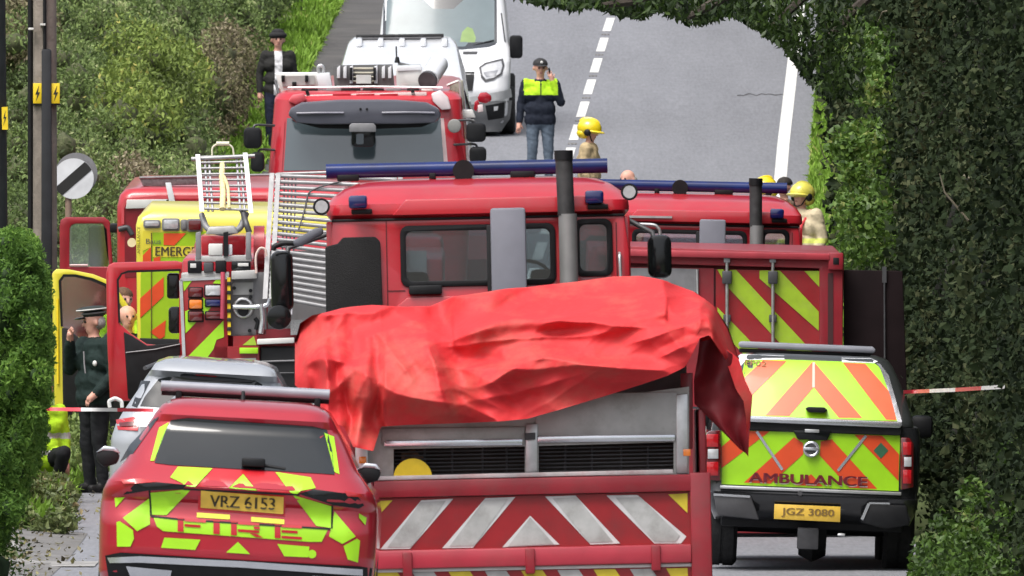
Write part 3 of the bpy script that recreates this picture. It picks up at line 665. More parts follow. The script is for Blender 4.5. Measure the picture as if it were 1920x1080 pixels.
c = v.L(454, 942); [text('lettering', 'VRZ 6153', c[0] + q, c[1], .43, .078, -.026 - abs(q) * .3, mat('faded_black_print', (.05, .04, .02), .6), np_, 0, yf) for q in (0, .005)]
D('lower_bumper', [(196, 1042), (225, 1036), (450, 1050), (672, 1062), (698, 1066), (690, 1140), (230, 1120), (205, 1100)], BLK, -.012)
D('bumper_trim', [(200, 1046), (260, 1043), (450, 1052), (680, 1068), (680, 1080), (450, 1064), (260, 1055), (205, 1056)], SILV, -.02)
for pts in ([(236, 1062), (322, 1070), (318, 1086), (245, 1084)], [(585, 1080), (672, 1084), (665, 1100), (590, 1098)]): D('exhaust_trim', pts, SILV, -.022)
lb = v.T('light_bar', [(302, 723, 1.0), (618, 740, 1.0)], .035, mat('light_bar_lens', (.26, .27, .31), .35, 0, .3, .1, 6), None, 12)
v.T('light_bar_base', [(303, 733, 1.03), (617, 750, 1.03)], .028, BLK, lb, 8)
for px, py in ((335, 742), (595, 756)): v.B('bracket', px - 6, px + 6, py - 12, py + 10, .98, 1.06, BLK, lb)
v.T('aerial', [(455, 768, .75), (456, 735, .85)], [.022, .012], BLK)
for a, b in (((318, 758, .62), (340, 740, 2.2)), ((604, 776, .62), (590, 756, 2.2))): v.T('roof_rail', [(a[0], a[1], a[2]), (b[0], b[1], b[2])], .022, SILV)
for px, py, s in ((203, 858, -1), (693, 890, 1)):
    mi = v.S('door_mirror', [(px - 24, py - 6), (px - 8, py - 19), (px + 12, py - 17), (px + 22, py - 4), (px + 16, py + 12), (px - 10, py + 18), (px - 20, py + 8)], 1.7, 1.82, BLK, None, (), .02)
    v.S('mirror_cap', [(px - 24, py - 9), (px - 8, py - 22), (px + 13, py - 20), (px + 23, py - 7), (px + 8, py - 12), (px - 10, py - 13)], 1.695, 1.83, SILV, mi, (), .01)
for sx in (-1, 1):
    for y in (.85, 3.45): wheel(rt, sx * .80, y, .35, .24)
sg = D('side_glass', [(300, 770), (293, 785), (248, 850), (222, 868), (240, 835)], GLD, -.006)

# ---------------------------------------------------------------- crew cab shared by the two load trucks
def truck_cab(root, xc, y0, z0, glassm, redm, mirrors=True):
    """rear of a red crew cab: x, z in metres about the cab's own centre line and ground"""
    p = lambda x, z: (xc + x, z0 + z)
    wall_out = [p(-1.07, 1.2), p(1.09, 1.2), p(1.09, 2.7), p(1.06, 2.955), p(-1.05, 2.955), p(-1.08, 2.75)]
    h1 = [(xc + a, z0 + b) for a, b in rrect(-.537, .529, 2.494, 2.88, .05)]; h2 = [(xc + a, z0 + b) for a, b in rrect(.722, .942, 2.545, 2.903, .04)]
    wall = prism('cab_wall', wall_out, y0, y0 + .05, redm, root, [h1, h2], .008)
    roof = Body([(z0 + 2.965, 1.07, y0 - .0, y0 + 2.05, .10), (z0 + 3.0, 1.10, y0 - .04, y0 + 2.1, .12), (z0 + 3.07, 1.09, y0 - .03, y0 + 2.1, .14), (z0 + 3.13, 1.05, y0 + .10, y0 + 2.0, .16), (z0 + 3.19, .97, y0 + .25, y0 + 1.9, .18), (z0 + 3.24, .85, y0 + .5, y0 + 1.7, .2), (z0 + 3.26, .6, y0 + .8, y0 + 1.4, .2)], .05)
    rp = roof.build('cab_roof', redm, root, .03)
    for v_ in rp.data.vertices: pass
    me = rp.data
    for vt in me.vertices: vt.co.x += xc
    box('gutter', (xc - 1.06, xc + 1.06), (y0 - .012, y0 + .1), (z0 + 2.948, z0 + 2.966), BLK, root, .004)
    prism('roof_lip', [p(-.62, 2.985), p(.98, 2.985), p(.86, 3.10), p(-.52, 3.10)], y0 - .075, y0 + .1, redm, rp, (), .012)
    for h, nm in ((h1, 1), (h2, 2)):
        xs = [q[0] for q in h]; zs_ = [q[1] for q in h]
        fr = prism('window_frame', rrect(min(xs) - .03, max(xs) + .03, min(zs_) - .03, max(zs_) + .03, .06), y0 - .018, y0 + .012, BLK, wall, [rrect(min(xs) + .012, max(xs) - .012, min(zs_) + .012, max(zs_) - .012, .045)], .005)
        box('pane', (min(xs) + .008, max(xs) - .008), (y0 - .006, y0 + .0), (min(zs_) + .008, max(zs_) - .008), glassm, fr, 0)
    for s in (-1, 1):
        box('cab_side', (xc + s * 1.085 - .03, xc + s * 1.085 + .03), (y0 + .052, y0 + 1.9), (z0 + 1.0, z0 + 2.25), redm, root)
        box('pillar', (xc + s * 1.07 - .03, xc + s * 1.07 + .03), (y0 + .052, y0 + .35), (z0 + 2.252, z0 + 2.95), redm, root)
        box('pillar', (xc + s * 1.07 - .03, xc + s * 1.07 + .03), (y0 + 1.78, y0 + 1.9), (z0 + 2.252, z0 + 2.95), redm, root)
        box('seat', (xc + s * .5 - .25, xc + s * .5 + .25), (y0 + .7, y0 + .85), (z0 + 1.7, z0 + 2.40), BLK, root, .05)
        box('headrest', (xc + s * .5 - .13, xc + s * .5 + .13), (y0 + .72, y0 + .82), (z0 + 2.43, z0 + 2.58), BLK, root, .04)
    box('dashboard', (xc - 1.05, xc + 1.05), (y0 + 1.55, y0 + 1.9), (z0 + 1.2, z0 + 2.28), BLK, root, .04)
    box('windscreen', (xc - 1.02, xc + 1.02), (y0 + 1.94, y0 + 1.95), (z0 + 2.25, z0 + 2.94), glassm, root, 0)
    tube('steering_wheel', [(xc + .35 + .2 * math.cos(a), y0 + 1.45, z0 + 2.45 + .2 * math.sin(a)) for a in np.linspace(0, 2 * math.pi, 22)[:-1]], .014, BLK, root, 6, True)
    prism('black_panel', [p(-1.115, 2.2), p(-.70, 2.2), p(-.71, 2.80), p(-.745, 2.835), p(-.98, 2.835), p(-1.02, 2.79), p(-1.11, 2.77)], y0 - .06, y0 - .002, mat('matt_black_mesh', (.012, .012, .013), .9, bump=.8, bs=160), root, (), .015)
    box('vent', (xc - .51, xc - .27), (y0 - .06, y0 - .002), (z0 + 2.41, z0 + 2.475), BLK, root, .01)
    prism('lower_panel', [p(-.62, 1.25), p(.95, 1.25), p(.95, 2.36), p(.5, 2.40), p(-.52, 2.39), p(-.60, 2.33)], y0 - .03, y0 - .002, redm, root, (), .012)
    for a_, b_ in (((-.665, 1.3), (-.665, 2.94)), ((.60, 1.3), (.60, 2.94)), ((1.0, 1.3), (1.0, 2.9)), ((-.66, 2.44), (-.54, 2.44))):
        box('panel_seam', (xc + min(a_[0], b_[0]) - .004, xc + max(a_[0], b_[0]) + .004), (y0 - .004, y0 + .004), (z0 + min(a_[1], b_[1]) - .004, z0 + max(a_[1], b_[1]) + .004), mat('seam_sealer', (.10, .008, .012), .7), wall, 0)
    tube('grab_handle', arcpts([(xc + 1.03, y0 + .0, z0 + 2.30), (xc + 1.03, y0 - .06, z0 + 2.32), (xc + 1.02, y0 - .06, z0 + 2.66), (xc + 1.02, y0, z0 + 2.68)], 4, .3), .012, ALU, wall, 8)
    intake = box('air_intake', (xc + .09, xc + .345), (y0 - .42, y0 - .22), (z0 + 1.6, z0 + 3.02), GREYB, root, .02)
    box('intake_back', (xc + .06, xc + .12), (y0 - .215, y0 - .07), (z0 + 1.6, z0 + 2.9), BLK, intake, .01)
    ex = cyl('exhaust_stack', (xc + .64, y0 - .2, z0 + 2.96), (xc + .63, y0 - .2, z0 + 3.40), .062, mat('sooty_steel', (.06, .06, .062), .6, .5, 0, .4, 9), root, None, 16)
    cyl('tip', (xc + .63, y0 - .2, z0 + 3.36), (xc + .63, y0 - .2, z0 + 3.43), .068, BLK, ex, None, 16)
    cyl('heat_shield', (xc + .65, y0 - .2, z0 + 1.6), (xc + .65, y0 - .2, z0 + 2.97), .068, mat('grey_heat_shield', (.27, .27, .27), .5, .4, 0, .1, 7), ex, None, 18)
    lb = tube('light_bar', [(xc - 1.10, y0 + .75, z0 + 3.325), (xc + .95, y0 + .75, z0 + 3.325)], .055, BLUE, root, 14)
    for a, b in ((-1.02, -.86), (-.35, -.30), (.24, .42)): box('bar_mount', (xc + a, xc + b), (y0 + .70, y0 + .8), (z0 + 3.25, z0 + 3.30), BLK, lb, .01)
    cyl('beacon_hub', (xc - .1, y0 + .66, z0 + 3.31), (xc - .1, y0 + .80, z0 + 3.31), .078, BLK, lb, None, 20)
    for x_ in (-.865, .845):
        sb = box('strobe_light', (xc + x_ - .068, xc + x_ + .068), (y0 - .17, y0 - .05), (z0 + 3.04, z0 + 3.135), BLUED, root, .02)
        box('bracket', (xc + x_ - .05, xc + x_ + .1), (y0 - .12, y0 + .1), (z0 + 3.0, z0 + 3.037), BLK, sb, .008)
    for x_, zz in (((-1.13, 3.06), (1.10, 3.12)) if mirrors else ((-1.13, 3.06),)):
        wl_ = cyl('work_light', (xc + x_, y0 - .12, z0 + zz), (xc + x_, y0 + .02, z0 + zz), .062, BLK, root, .05, 18)
        cyl('lens', (xc + x_, y0 - .128, z0 + zz), (xc + x_, y0 - .118, z0 + zz), .046, LCLR, wl_, None, 18)
    if mirrors:
        for s, x0_, x1_, za, zb in ((-1, -1.53, -1.365, 2.31, 2.76), (1, 1.235, 1.41, 2.50, 2.82)):
            mr = prism('mirror', rrect(xc + x0_, xc + x1_, z0 + za, z0 + zb, .06), y0 + 1.5, y0 + 1.62, BLKG, root, (), .03)
            tube('mirror_arm', [(xc + s * 1.07, y0 + 1.7, z0 + zb + .13), (xc + (x0_ + x1_) / 2 - s * .05, y0 + 1.6, z0 + zb + .02), (xc + (x0_ + x1_) / 2, y0 + 1.56, z0 + za + .1)], .02, DKG, mr, 8)
    return wall

# ---------------------------------------------------------------- flatbed truck with chevron tailgate
v = Veh('tarp_truck', 'red load truck with grey chevron tailgate under a red tarpaulin', 'truck', 998, 130, roll=-1.2)
rt = v.root
v.B('corner_post', 1296, 1335, 886, 1180, -.03, .10, MAROON); v.B('corner_post', 664, 702, 896, 1180, -.03, .10, MAROON)
tg = v.S('tailgate', [(700, 935), (1297, 922), (1297, 1180), (700, 1185)], .02, .06, DKRED)
v.S('top_rail', [(700, 902), (1297, 889), (1297, 921), (700, 934)], -.03, .08, MAROON, tg, (), .012)
v.S('rail_cap', [(704, 893), (1262, 880), (1262, 888), (704, 901)], -.02, .07, mat('scuffed_bare_metal', (.55, .50, .50), .5, .3, 0, .2, 6, dirt=(.4, .1, .1), dirt_amt=.7), tg, (), .004)
v.S('middle_rail', [(700, 1033), (1297, 1020), (1297, 1055), (700, 1068)], -.04, .08, mat('lighter_red_paint', (.40, .03, .05), .42, 0, .2, .12, 5, dirt=(.3, .06, .06), dirt_amt=.5), tg, (), .015)  # middle rail in a lighter red than the posts
WORN = mat('worn_grey_film', (.42, .43, .42), .6, 0, 0, .16, 7, dirt=(.24, .235, .22), dirt_amt=.8)
for g in ([(790, 938), (850, 935), (769, 1029), (713, 1030)], [(910, 934), (966, 932), (887, 1027), (829, 1028)], [(994, 967), (1049, 1021), (942, 1026)], [(1022, 931), (1079, 929), (1163, 1019), (1107, 1021)], [(1137, 929), (1195, 928), (1287, 1006), (1277, 1019), (1227, 1019)]):
    gx = sum(q[0] for q in g) / len(g); gy_ = sum(q[1] for q in g) / len(g)
    ch = v.S('chevron_stripe', g, .015, .0205, mat('pale_film_border', (.60, .60, .60), .5), tg)
    v.S('worn_face', [(gx + (a - gx) * .80, gy_ + (b - gy_) * .92) for a, b in g], .011, .0155, WORN, ch)
YW = mat('yellow_film_worn', (.62, .50, .03), .5, 0, 0, .15, 9)
for g in ([(703, 940), (736, 938), (703, 974)], [(1253, 927), (1289, 925), (1289, 962)]): v.S('chevron_stripe', g, .013, .0205, YW, tg)
for k in range(9):
    a = 705 + k * 68; g = [(a, 1074 - k), (a + 40, 1073 - k), (a + 75, 1122 - k), (a + 30, 1123 - k)]; v.S('chevron_stripe', [q if q[0] < 1292 else (1292, q[1]) for q in g], .013, .0205, YW if k % 2 == 0 else WORN, tg)
v.S('lower_edge', [(700, 1068), (1297, 1056), (1297, 1062), (700, 1074)], .0, .03, OFFW, tg, (), .003)
for px, py in ((764, 1058), (994, 1050), (1230, 1044)): v.B('hinge', px - 9, px + 9, py - 22, py + 26, -.06, .02, MAROON, tg, .01)
# aluminium locker at the back of the bed
YL = .14
lk_ = v.S('locker', [(690, 800), (1292, 725), (1292, 890), (690, 895)], YL, YL + .03, ALUD, None, [[(738, 842), (984, 837), (984, 890), (738, 894)], [(1010, 836), (1263, 829), (1263, 885), (1010, 889)]])
v.S('inner_back', [(700, 836), (1285, 826), (1285, 893), (700, 897)], YL + .32, YL + .34, mat('locker_gloom', (.05, .045, .04), .9), lk_)  # dark colour paints the gloom inside the locker
for a, b, c_, d_ in ((716, 984, 800, 834), (1004, 1270, 735, 826)):
    v.S('door_panel', [(a, c_ + 3), (b, c_), (b, d_ - 2), (a, d_ + 1)], YL - .02, YL - .002, ALUD, lk_, (), .006)
    v.S('door_sill', [(a + 4, d_ - 8), (b - 4, d_ - 11), (b - 4, d_ + 1), (a + 4, d_ + 4)], YL - .05, YL - .018, SILV, lk_, (), .006)
for k in range(7):
    for x0, x1, ya in ((738, 984, 846), (1010, 1263, 839)):
        py = ya + k * 7.2; v.T('slat', [(x0, py + 2, YL + .05), (x1, py - 3, YL + .05)], .0055, DKG, lk_, 5)
for px in (796, 848, 905, 950, 1060, 1110, 1165, 1215): v.T('divider', [(px, 835, YL + .08), (px, 893, YL + .08)], .008, DKG, lk_, 5)
for a, b in ((986, 1008),): v.S('centre_post', [(a, 795), (b, 794), (b, 893), (a, 894)], YL - .035, YL + .05, ALU, lk_, (), .006)
v.S('frame_post', [(666, 797), (690, 795), (690, 897), (666, 898)], -.01, .12, ALU, lk_, (), .006); v.S('frame_post', [(1268, 740), (1290, 738), (1290, 888), (1268, 889)], YL - .03, YL + .05, ALU, lk_, (), .006)
v.S('red_post', [(1276, 700), (1299, 699), (1299, 842), (1276, 842)], YL + .06, YL + .16, MAROON, lk_, (), .006)
for px, py in ((680, 862), (1288, 848)): v.B('marker_lamp', px - 7, px + 7, py - 6, py + 7, -.03, .02, LAMB, lk_, .004)
v.S('latch', [(984, 812), (1004, 811), (1004, 824), (984, 825)], YL - .07, YL - .03, DKG, lk_, (), .004)
c = v.L(774, 896, -.01); hr = cyl('hose_drum', (c[0], .02, c[1]), (c[0], .10, c[1]), .135, YELP, rt, None, 28)
v.S('jumbled_kit', [(752, 850), (776, 842), (786, 852), (800, 860), (792, 888), (750, 889)], YL + .1, YL + .2, mat('brown_kit', (.12, .075, .05), .9, var=.5, vs=18), lk_, (), .01)
# bed, chassis, wheels of the load truck
l0 = v.L(690, 1180); box('bed_side', (-1.24, -1.19), (.1, 5.0), (1.0, 1.55), MAROON, rt); box('bed_side', (1.19, 1.24), (.1, 5.0), (1.0, 1.55), MAROON, rt)
box('bed_floor', (-1.18, 1.18), (.1, 5.0), (.95, 1.05), DKG, rt); box('chassis', (-.45, .45), (.2, 7.0), (.6, .94), BLK, rt)
box('load_box', (-1.12, 1.12), (.75, 3.2), (1.06, 2.0), GREY, rt, .03)
for s in (-1, 1):
    for y in (1.3, 5.9): wheel(rt, s * .95, y, .5, .34)
c = v.L(896, 1174, 5.2); truck_cab(rt, c[0] + .062, 5.2, c[1], GLT, RED)
v.S('mirror_bracket', [(548, 452), (590, 428), (606, 426), (606, 440), (592, 446), (566, 462), (552, 462)], 6.4, 6.5, mat('blue_grey_plastic', (.10, .105, .13), .5), None, (), .02); v.T('mirror_arm', [(512, 470, 6.6), (514, 462, 6.6), (530, 456, 6.6), (552, 456, 6.6)], .02, BLK)
v.S('round_mirror', circ(523, 595, 23), 6.6, 6.66, BLKG, None, (), .01)

# ---------------------------------------------------------------- tarpaulin over the load
def tarp():
    v0 = v; root = thing('tarpaulin', 'crumpled bright red tarpaulin thrown over the load of the truck', 'tarpaulin', rt.location[:], rt.rotation_euler[:])
    top = [(553, 640), (562, 606), (585, 592), (640, 578), (700, 572), (760, 575), (808, 573), (850, 556), (920, 546), (1000, 536), (1080, 526), (1150, 517), (1200, 518), (1250, 527), (1300, 546), (1340, 575), (1365, 612), (1378, 650), (1384, 672)]
    bot = [(553, 722), (562, 730), (585, 738), (616, 790), (645, 800), (662, 838), (700, 846), (714, 800), (760, 797), (850, 794), (940, 790), (990, 785), (1060, 765), (1130, 744), (1200, 722), (1250, 705), (1285, 688), (1305, 650), (1312, 634), (1330, 628), (1352, 660), (1370, 690), (1384, 712)]
    NU, NV = 260, 130; V = []; Fc = []
    rid = lambda x: 1 - abs(x)
    creases = [((588, 668), (642, 598), .05, 11), ((612, 742), (690, 676), .06, 12), ((640, 800), (690, 700), .06, 12), ((668, 640), (790, 600), .05, 12), ((700, 612), (770, 712), .05, 12), ((752, 590), (852, 648), .07, 13), ((852, 648), (1130, 622), .07, 11), ((1016, 604), (1140, 572), .05, 10), ((846, 692), (1190, 684), .06, 10), ((880, 756), (1090, 700), .05, 11), ((1120, 566), (1310, 552), .05, 11), ((1170, 648), (1335, 590), .07, 12), ((1240, 668), (1316, 636), .05, 9), ((800, 640), (834, 760), .07, 13), ((930, 600), (1010, 560), .04, 10), ((980, 780), (1200, 650), .03, 12), ((572, 610), (580, 720), .05, 9), ((600, 604), (612, 700), .05, 9), ((630, 640), (640, 780), .05, 10), ((1330, 600), (1376, 690), .05, 10)]
    def crease(px, py):
        s_ = 0
        for (ax, ay), (bx_, by_), am_, wd in creases:
            dx, dy = bx_ - ax, by_ - ay; L_ = math.hypot(dx, dy); u = ((px - ax) * dx + (py - ay) * dy) / L_ ** 2
            if u < -.15 or u > 1.15: continue
            dist = ((px - ax) * dy - (py - ay) * dx) / L_ + 7 * noise.noise((px * .012, py * .012, ax * .1)); e = max(0, min(1, (u + .15) / .3, (1.15 - u) / .3))
            s_ += am_ * e * (math.exp(-abs(dist) / wd) - .55 * math.exp(-((dist - wd * 1.7) / wd) ** 2))
        return s_
    for i in range(NU + 1):
        px = 553 + (1386 - 553) * i / NU
        zt = np.interp(px, [a for a, b in top], [b for a, b in top]); zb = np.interp(px, [a for a, b in bot], [b for a, b in bot])
        endf = min(1, (px - 553) / 60, (1386 - px) / 50)
        for j in range(NV + 1):
            t = j / NV
            if t < .25:      # top, running back over the load
                q = t / .25; y = 2.6 * (1 - q) + .62 * q; py = zt + (1 - q) ** 1.5 * 26
            else:
                q = (t - .25) / .75; py = zt + (zb - zt) * q
                y = .62 - .80 * math.sin(min(1, q * 1.25) * math.pi / 2) * (.75 + .25 * endf) + .04 * q
            y += (1 - endf) * .35 * (1 if t > .25 else .3)
            X, Z = px * .0042, py * .0042
            warp = noise.noise((X * 1.3, Z * 1.3, 3)) * .5
            f1 = rid(noise.noise((X * 1.0 + Z * .9 + warp, Z * 1.9 - X * .6, 2.0)) * 2.0)
            f2 = rid(noise.noise((X * 2.2 - Z * 1.5 + warp * 1.4, Z * 3.2 + X * .9, 9.0)) * 2.0)
            f3 = noise.noise((X * 11, Z * 13, 5.0)); f4 = rid(noise.noise((X * 8 + Z * 7, Z * 4, 1.0)) * 2)
            am = 1.0 if t > .2 else t / .2
            y -= am * (.20 * max(f1, -.3) + .03 * max(f2, -.2) + .004 * f3 + .005 * max(f4, 0))
            y -= am * .8 * crease(px, py)
            # long folds: left shoulder, valley at the middle, drape folds on the left fall
            y += am * .20 * math.exp(-((px - 840 - (py - 620) * .25) / 30) ** 2)
            y -= am * .10 * math.exp(-((py - 625 + (px - 850) * .10) / 16) ** 2) * (1 if 850 < px < 1250 else 0)
            if px < 720: y += am * .07 * math.sin((px - 553) * .085 + noise.noise((px * .02, py * .012, 0)) * 3) * min(1, max(0, (py - 600) / 90))
            pz = py + am * (f2 * 2.0 - f1 * 2.0) * (1 if 0 < t < 1 else 0) * .8
            l = v0.L(px, pz, y); V.append((l[0], y, l[1]))
    for i in range(NU):
        for j in range(NV):
            a = i * (NV + 1) + j; Fc.append((a, a + NV + 1, a + NV + 2, a + 1))
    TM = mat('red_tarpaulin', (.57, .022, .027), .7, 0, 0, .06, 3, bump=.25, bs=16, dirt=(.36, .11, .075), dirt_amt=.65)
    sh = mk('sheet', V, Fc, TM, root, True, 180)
    # loose corner hanging at the right, shade on its underside painted as darker red
    UND = mat('shaded_tarpaulin_underside', (.17, .008, .014), .6, 0, 0, .3, 4)
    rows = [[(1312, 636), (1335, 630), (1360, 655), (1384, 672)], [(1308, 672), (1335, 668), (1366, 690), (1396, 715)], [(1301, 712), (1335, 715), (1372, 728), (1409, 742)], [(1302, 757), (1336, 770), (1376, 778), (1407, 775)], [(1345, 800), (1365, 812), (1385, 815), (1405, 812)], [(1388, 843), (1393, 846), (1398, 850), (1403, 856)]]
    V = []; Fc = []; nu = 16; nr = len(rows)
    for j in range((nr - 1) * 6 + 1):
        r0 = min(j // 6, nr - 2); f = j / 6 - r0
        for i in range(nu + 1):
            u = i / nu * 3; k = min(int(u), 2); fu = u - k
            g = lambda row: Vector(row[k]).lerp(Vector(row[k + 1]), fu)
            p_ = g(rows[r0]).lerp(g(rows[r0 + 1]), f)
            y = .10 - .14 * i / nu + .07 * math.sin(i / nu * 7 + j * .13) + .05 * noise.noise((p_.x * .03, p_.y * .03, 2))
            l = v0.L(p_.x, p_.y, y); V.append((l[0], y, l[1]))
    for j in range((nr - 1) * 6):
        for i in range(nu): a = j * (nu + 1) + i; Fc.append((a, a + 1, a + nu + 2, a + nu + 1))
    tag(mk('hanging_corner', V, Fc, UND, root, True, 180), 'underside of the hanging tarpaulin corner, coloured dark red for its shade')
    ed = [(1312, 634), (1335, 627), (1360, 652), (1385, 672), (1398, 715), (1411, 742), (1408, 780), (1405, 812), (1403, 858)]
    V = []; Fc = []
    inn = [(1316, 640), (1334, 636), (1352, 664), (1366, 690), (1380, 730), (1394, 752), (1399, 785), (1400, 815), (1401, 852)]
    for i, (a, b) in enumerate(zip(ed, inn)):
        for q, y in ((a, -.02), (b, -.06)):
            l = v0.L(q[0], q[1], y); V.append((l[0], y, l[1]))
        if i: k = 2 * i; Fc.append((k - 2, k, k + 1, k - 1))
    mk('turned_edge', V, Fc, TM, root, True, 180)
    return root
tarp()
for pts in ([(540, 760, 3), (531, 735, 3), (545, 705, 3), (560, 690, 3)], [(546, 760, 3), (538, 738, 3), (551, 708, 3), (566, 693, 3)]): pass

# ---------------------------------------------------------------- ambulance pickup
v = Veh('ambulance_pickup', 'dark pickup with white canopy and orange and lime AMBULANCE chevrons', 'pickup', 1520, 164, roll=2.2)
rt = v.root
bd = Body([(.42, .86, .30, 5.0, .12), (.52, .90, .05, 5.1, .14), (.60, .915, .0, 5.15, .14), (.655, .92, -.01, 5.15, .12), (.675, .915, .07, 5.15, .08), (.95, .925, .06, 5.1, .08), (1.15, .925, .06, 4.9, .08), (1.26, .91, .06, 4.0, .08), (1.29, .90, .06, 3.9, .08)], .03)
bd.build('body', mat('black_pickup_paint', (.014, .015, .017), .25, 0, .8, .1, 5), rt, .05); yf = bd.yf
cp = Body([(1.295, .86, .05, 2.2, .12), (1.33, .855, .05, 2.2, .12), (1.5, .80, .16, 2.2, .13), (1.7, .72, .30, 2.2, .14), (1.82, .66, .40, 2.2, .15), (1.87, .62, .46, 2.15, .15), (1.905, .5, .62, 2.0, .15)], .05)
can = cp.build('canopy', mat('dark_canopy', (.03, .034, .034), .3, 0, .6, .1, 5), rt, .04); yc_ = cp.yf
cabb = Body([(1.2, .88, 2.25, 4.0, .15), (1.5, .78, 2.3, 3.6, .15), (1.74, .66, 2.4, 3.2, .15), (1.79, .55, 2.5, 3.0, .15)], .03); cabb.build('cab', WHITE, rt)
def D(name, pts, m, off=-.005, par=None, f=None): return patch(name, v.P(pts), f or yc_, off, m, par or rt)
hatch = D('rear_hatch', [(1398, 677), (1440, 674), (1640, 681), (1652, 690), (1672, 740), (1683, 790), (1400, 779), (1385, 776), (1388, 720)], LIME, -.006, can)
for g in ([(1528, 680), (1617, 784), (1573, 783), (1528, 728)], [(1582, 681), (1624, 683), (1671, 738), (1681, 788), (1662, 787)], [(1525, 679), (1525, 728), (1480, 780), (1435, 779)], [(1432, 676), (1476, 678), (1395, 757), (1390, 715)]): D('chevron_stripe', g, ORANGE, -.009, hatch)
strip('centre_line', v.L(1527, 680), v.L(1526, 727), .022, yc_, -.012, mat('faded_pink_film', (.8, .5, .42), .5), hatch)
hd = v.S('hatch_handle', [(1510, 766), (1516, 763), (1546, 764), (1552, 769), (1546, 774), (1516, 773)], .02, .12, BLK, can, (), .008)
D('hatch_edge', [(1645, 682), (1652, 683), (1668, 705), (1692, 792), (1683, 792), (1670, 742), (1652, 692)], SILV, -.012, can)
D('roof_corner', [(1386, 668), (1392, 665), (1472, 668), (1472, 675), (1400, 676), (1388, 690), (1383, 688)], WHITE, -.010, can); D('roof_corner', [(1580, 672), (1635, 673), (1648, 679), (1640, 682), (1580, 680)], WHITE, -.010, can)
tt = v.L(1418, 679); text('lettering', 'EP02', tt[0], tt[1] - .012, .19, .045, -.018, mat('orange_brown_print', (.25, .12, .02), .5), hatch, -2, yc_)
v.S('sill_strip', [(1384, 780), (1400, 779), (1688, 791), (1693, 796), (1688, 803), (1400, 791), (1384, 792)], .0, .10, SILV, can, (), .012)
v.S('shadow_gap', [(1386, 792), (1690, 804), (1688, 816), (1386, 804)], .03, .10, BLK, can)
lb = v.S('light_bar', [(1384, 642), (1392, 640), (1636, 650), (1643, 655), (1640, 663), (1386, 652)], .75, .95, mat('light_bar_lens', (.42, .44, .50), .2), None, (), .02)
v.S('light_bar_base', [(1386, 653), (1636, 663), (1632, 668), (1386, 661)], .78, .92, BLK, lb, (), .005)
for px in (1420, 1600): v.B('bracket', px - 6, px + 6, 655, 674, .8, .9, BLK, lb)
gt = D('tailgate', [(1353, 806), (1688, 817), (1685, 921), (1353, 908)], LIME, -.008, None, yf)
for g in ([(1489, 820), (1506, 831), (1506, 852), (1445, 907), (1395, 905)], [(1388, 808), (1443, 809), (1353, 878), (1353, 838)], [(1539, 828), (1560, 824), (1645, 917), (1593, 915), (1537, 854)], [(1602, 815), (1654, 817), (1686, 852), (1685, 902)], [(1521, 889), (1543, 912), (1491, 910)]): D('chevron_stripe', g, ORANGED, -.011, gt, yf)
for a, b in (((1419, 809), (1467, 881)), ((1624, 817), (1571, 883))): strip('crease_glint', v.L(*a), v.L(*b), .024, yf, -.016, SILV, gt)  # silver strips paint the glint along the pressed tailgate creases
hs_ = v.S('handle_housing', [(1486, 806), (1560, 808), (1551, 826), (1496, 824)], .01, .07, BLKG, gt, (), .012); v.B('handle_trim', 1509, 1536, 805, 811, .0, .02, ALU, hs_, .003)
c = v.L(1521, 842); em = cyl('emblem', (c[0], .02, c[1]), (c[0], .06, c[1]), .072, SILV, gt, None, 28)
tube('emblem_ring', [(c[0] + .058 * math.cos(a), .015, c[1] + .058 * math.sin(a)) for a in np.linspace(0, 6.283, 25)[:-1]], .010, SILV, em, 6, True)
prism('emblem_face', circ(c[0], c[1], .05), .012, .02, DKG, em); box('emblem_bar', (c[0] - .068, c[0] + .068), (.002, .02), (c[1] - .012, c[1] + .014), SILV, em, .004)
D('green_diamond', [(1652, 830), (1666, 845), (1652, 860), (1638, 845)], mat('hazard_green', (.03, .12, .06), .5), -.014, gt, yf)
c = v.L(1515, 899); text('lettering_outline', 'AMBULANCE', c[0] + .006, c[1] - .006, 1.04, .092, -.020, mat('pale_print', (.62, .55, .52), .5), gt, 0, yf); [text('lettering', 'AMBULANCE', c[0] + q, c[1], 1.03, .085, -.024 - abs(q) * .3, MARI, gt, 0, yf) for q in (0, .007, -.007)]
v.S('tailgate_sill', [(1350, 910), (1690, 923), (1690, 929), (1350, 916)], .03, .10, ALU, None, (), .006)
for pts, hl in (([(1321, 818), (1330, 808), (1351, 806), (1351, 902), (1322, 900)], 850), ([(1689, 820), (1706, 821), (1713, 832), (1713, 914), (1689, 919)], 865)):
    tl = v.S('tail_light', pts, .0, .3, LREDD, None, (), .012); x0 = min(p_[0] for p_ in pts) + 4; x1 = max(p_[0] for p_ in pts) - 4
    v.S('brake_lens', [(x0, hl - 36), (x1, hl - 36), (x1, hl - 12), (x0, hl - 12)], -.012, .01, LREDL, tl, (), .004); v.S('reversing_lens', [(x0 + 2, hl - 8), (x1, hl - 8), (x1, hl + 10), (x0 + 2, hl + 10)], -.014, .01, LCLR, tl, (), .004)
    v.S('fog_lens', [(x0, hl + 16), (x1, hl + 16), (x1, hl + 42), (x0, hl + 42)], -.012, .01, LREDL, tl, (), .004)
for pts in ([(1338, 926), (1408, 930), (1424, 975), (1345, 966)], [(1614, 980), (1628, 945), (1700, 948), (1706, 985), (1660, 992)]):
    bs_ = v.S('bumper_corner', pts, -.035, .1, DKG if pts[0][0] < 1400 else BLK, None, (), .015)
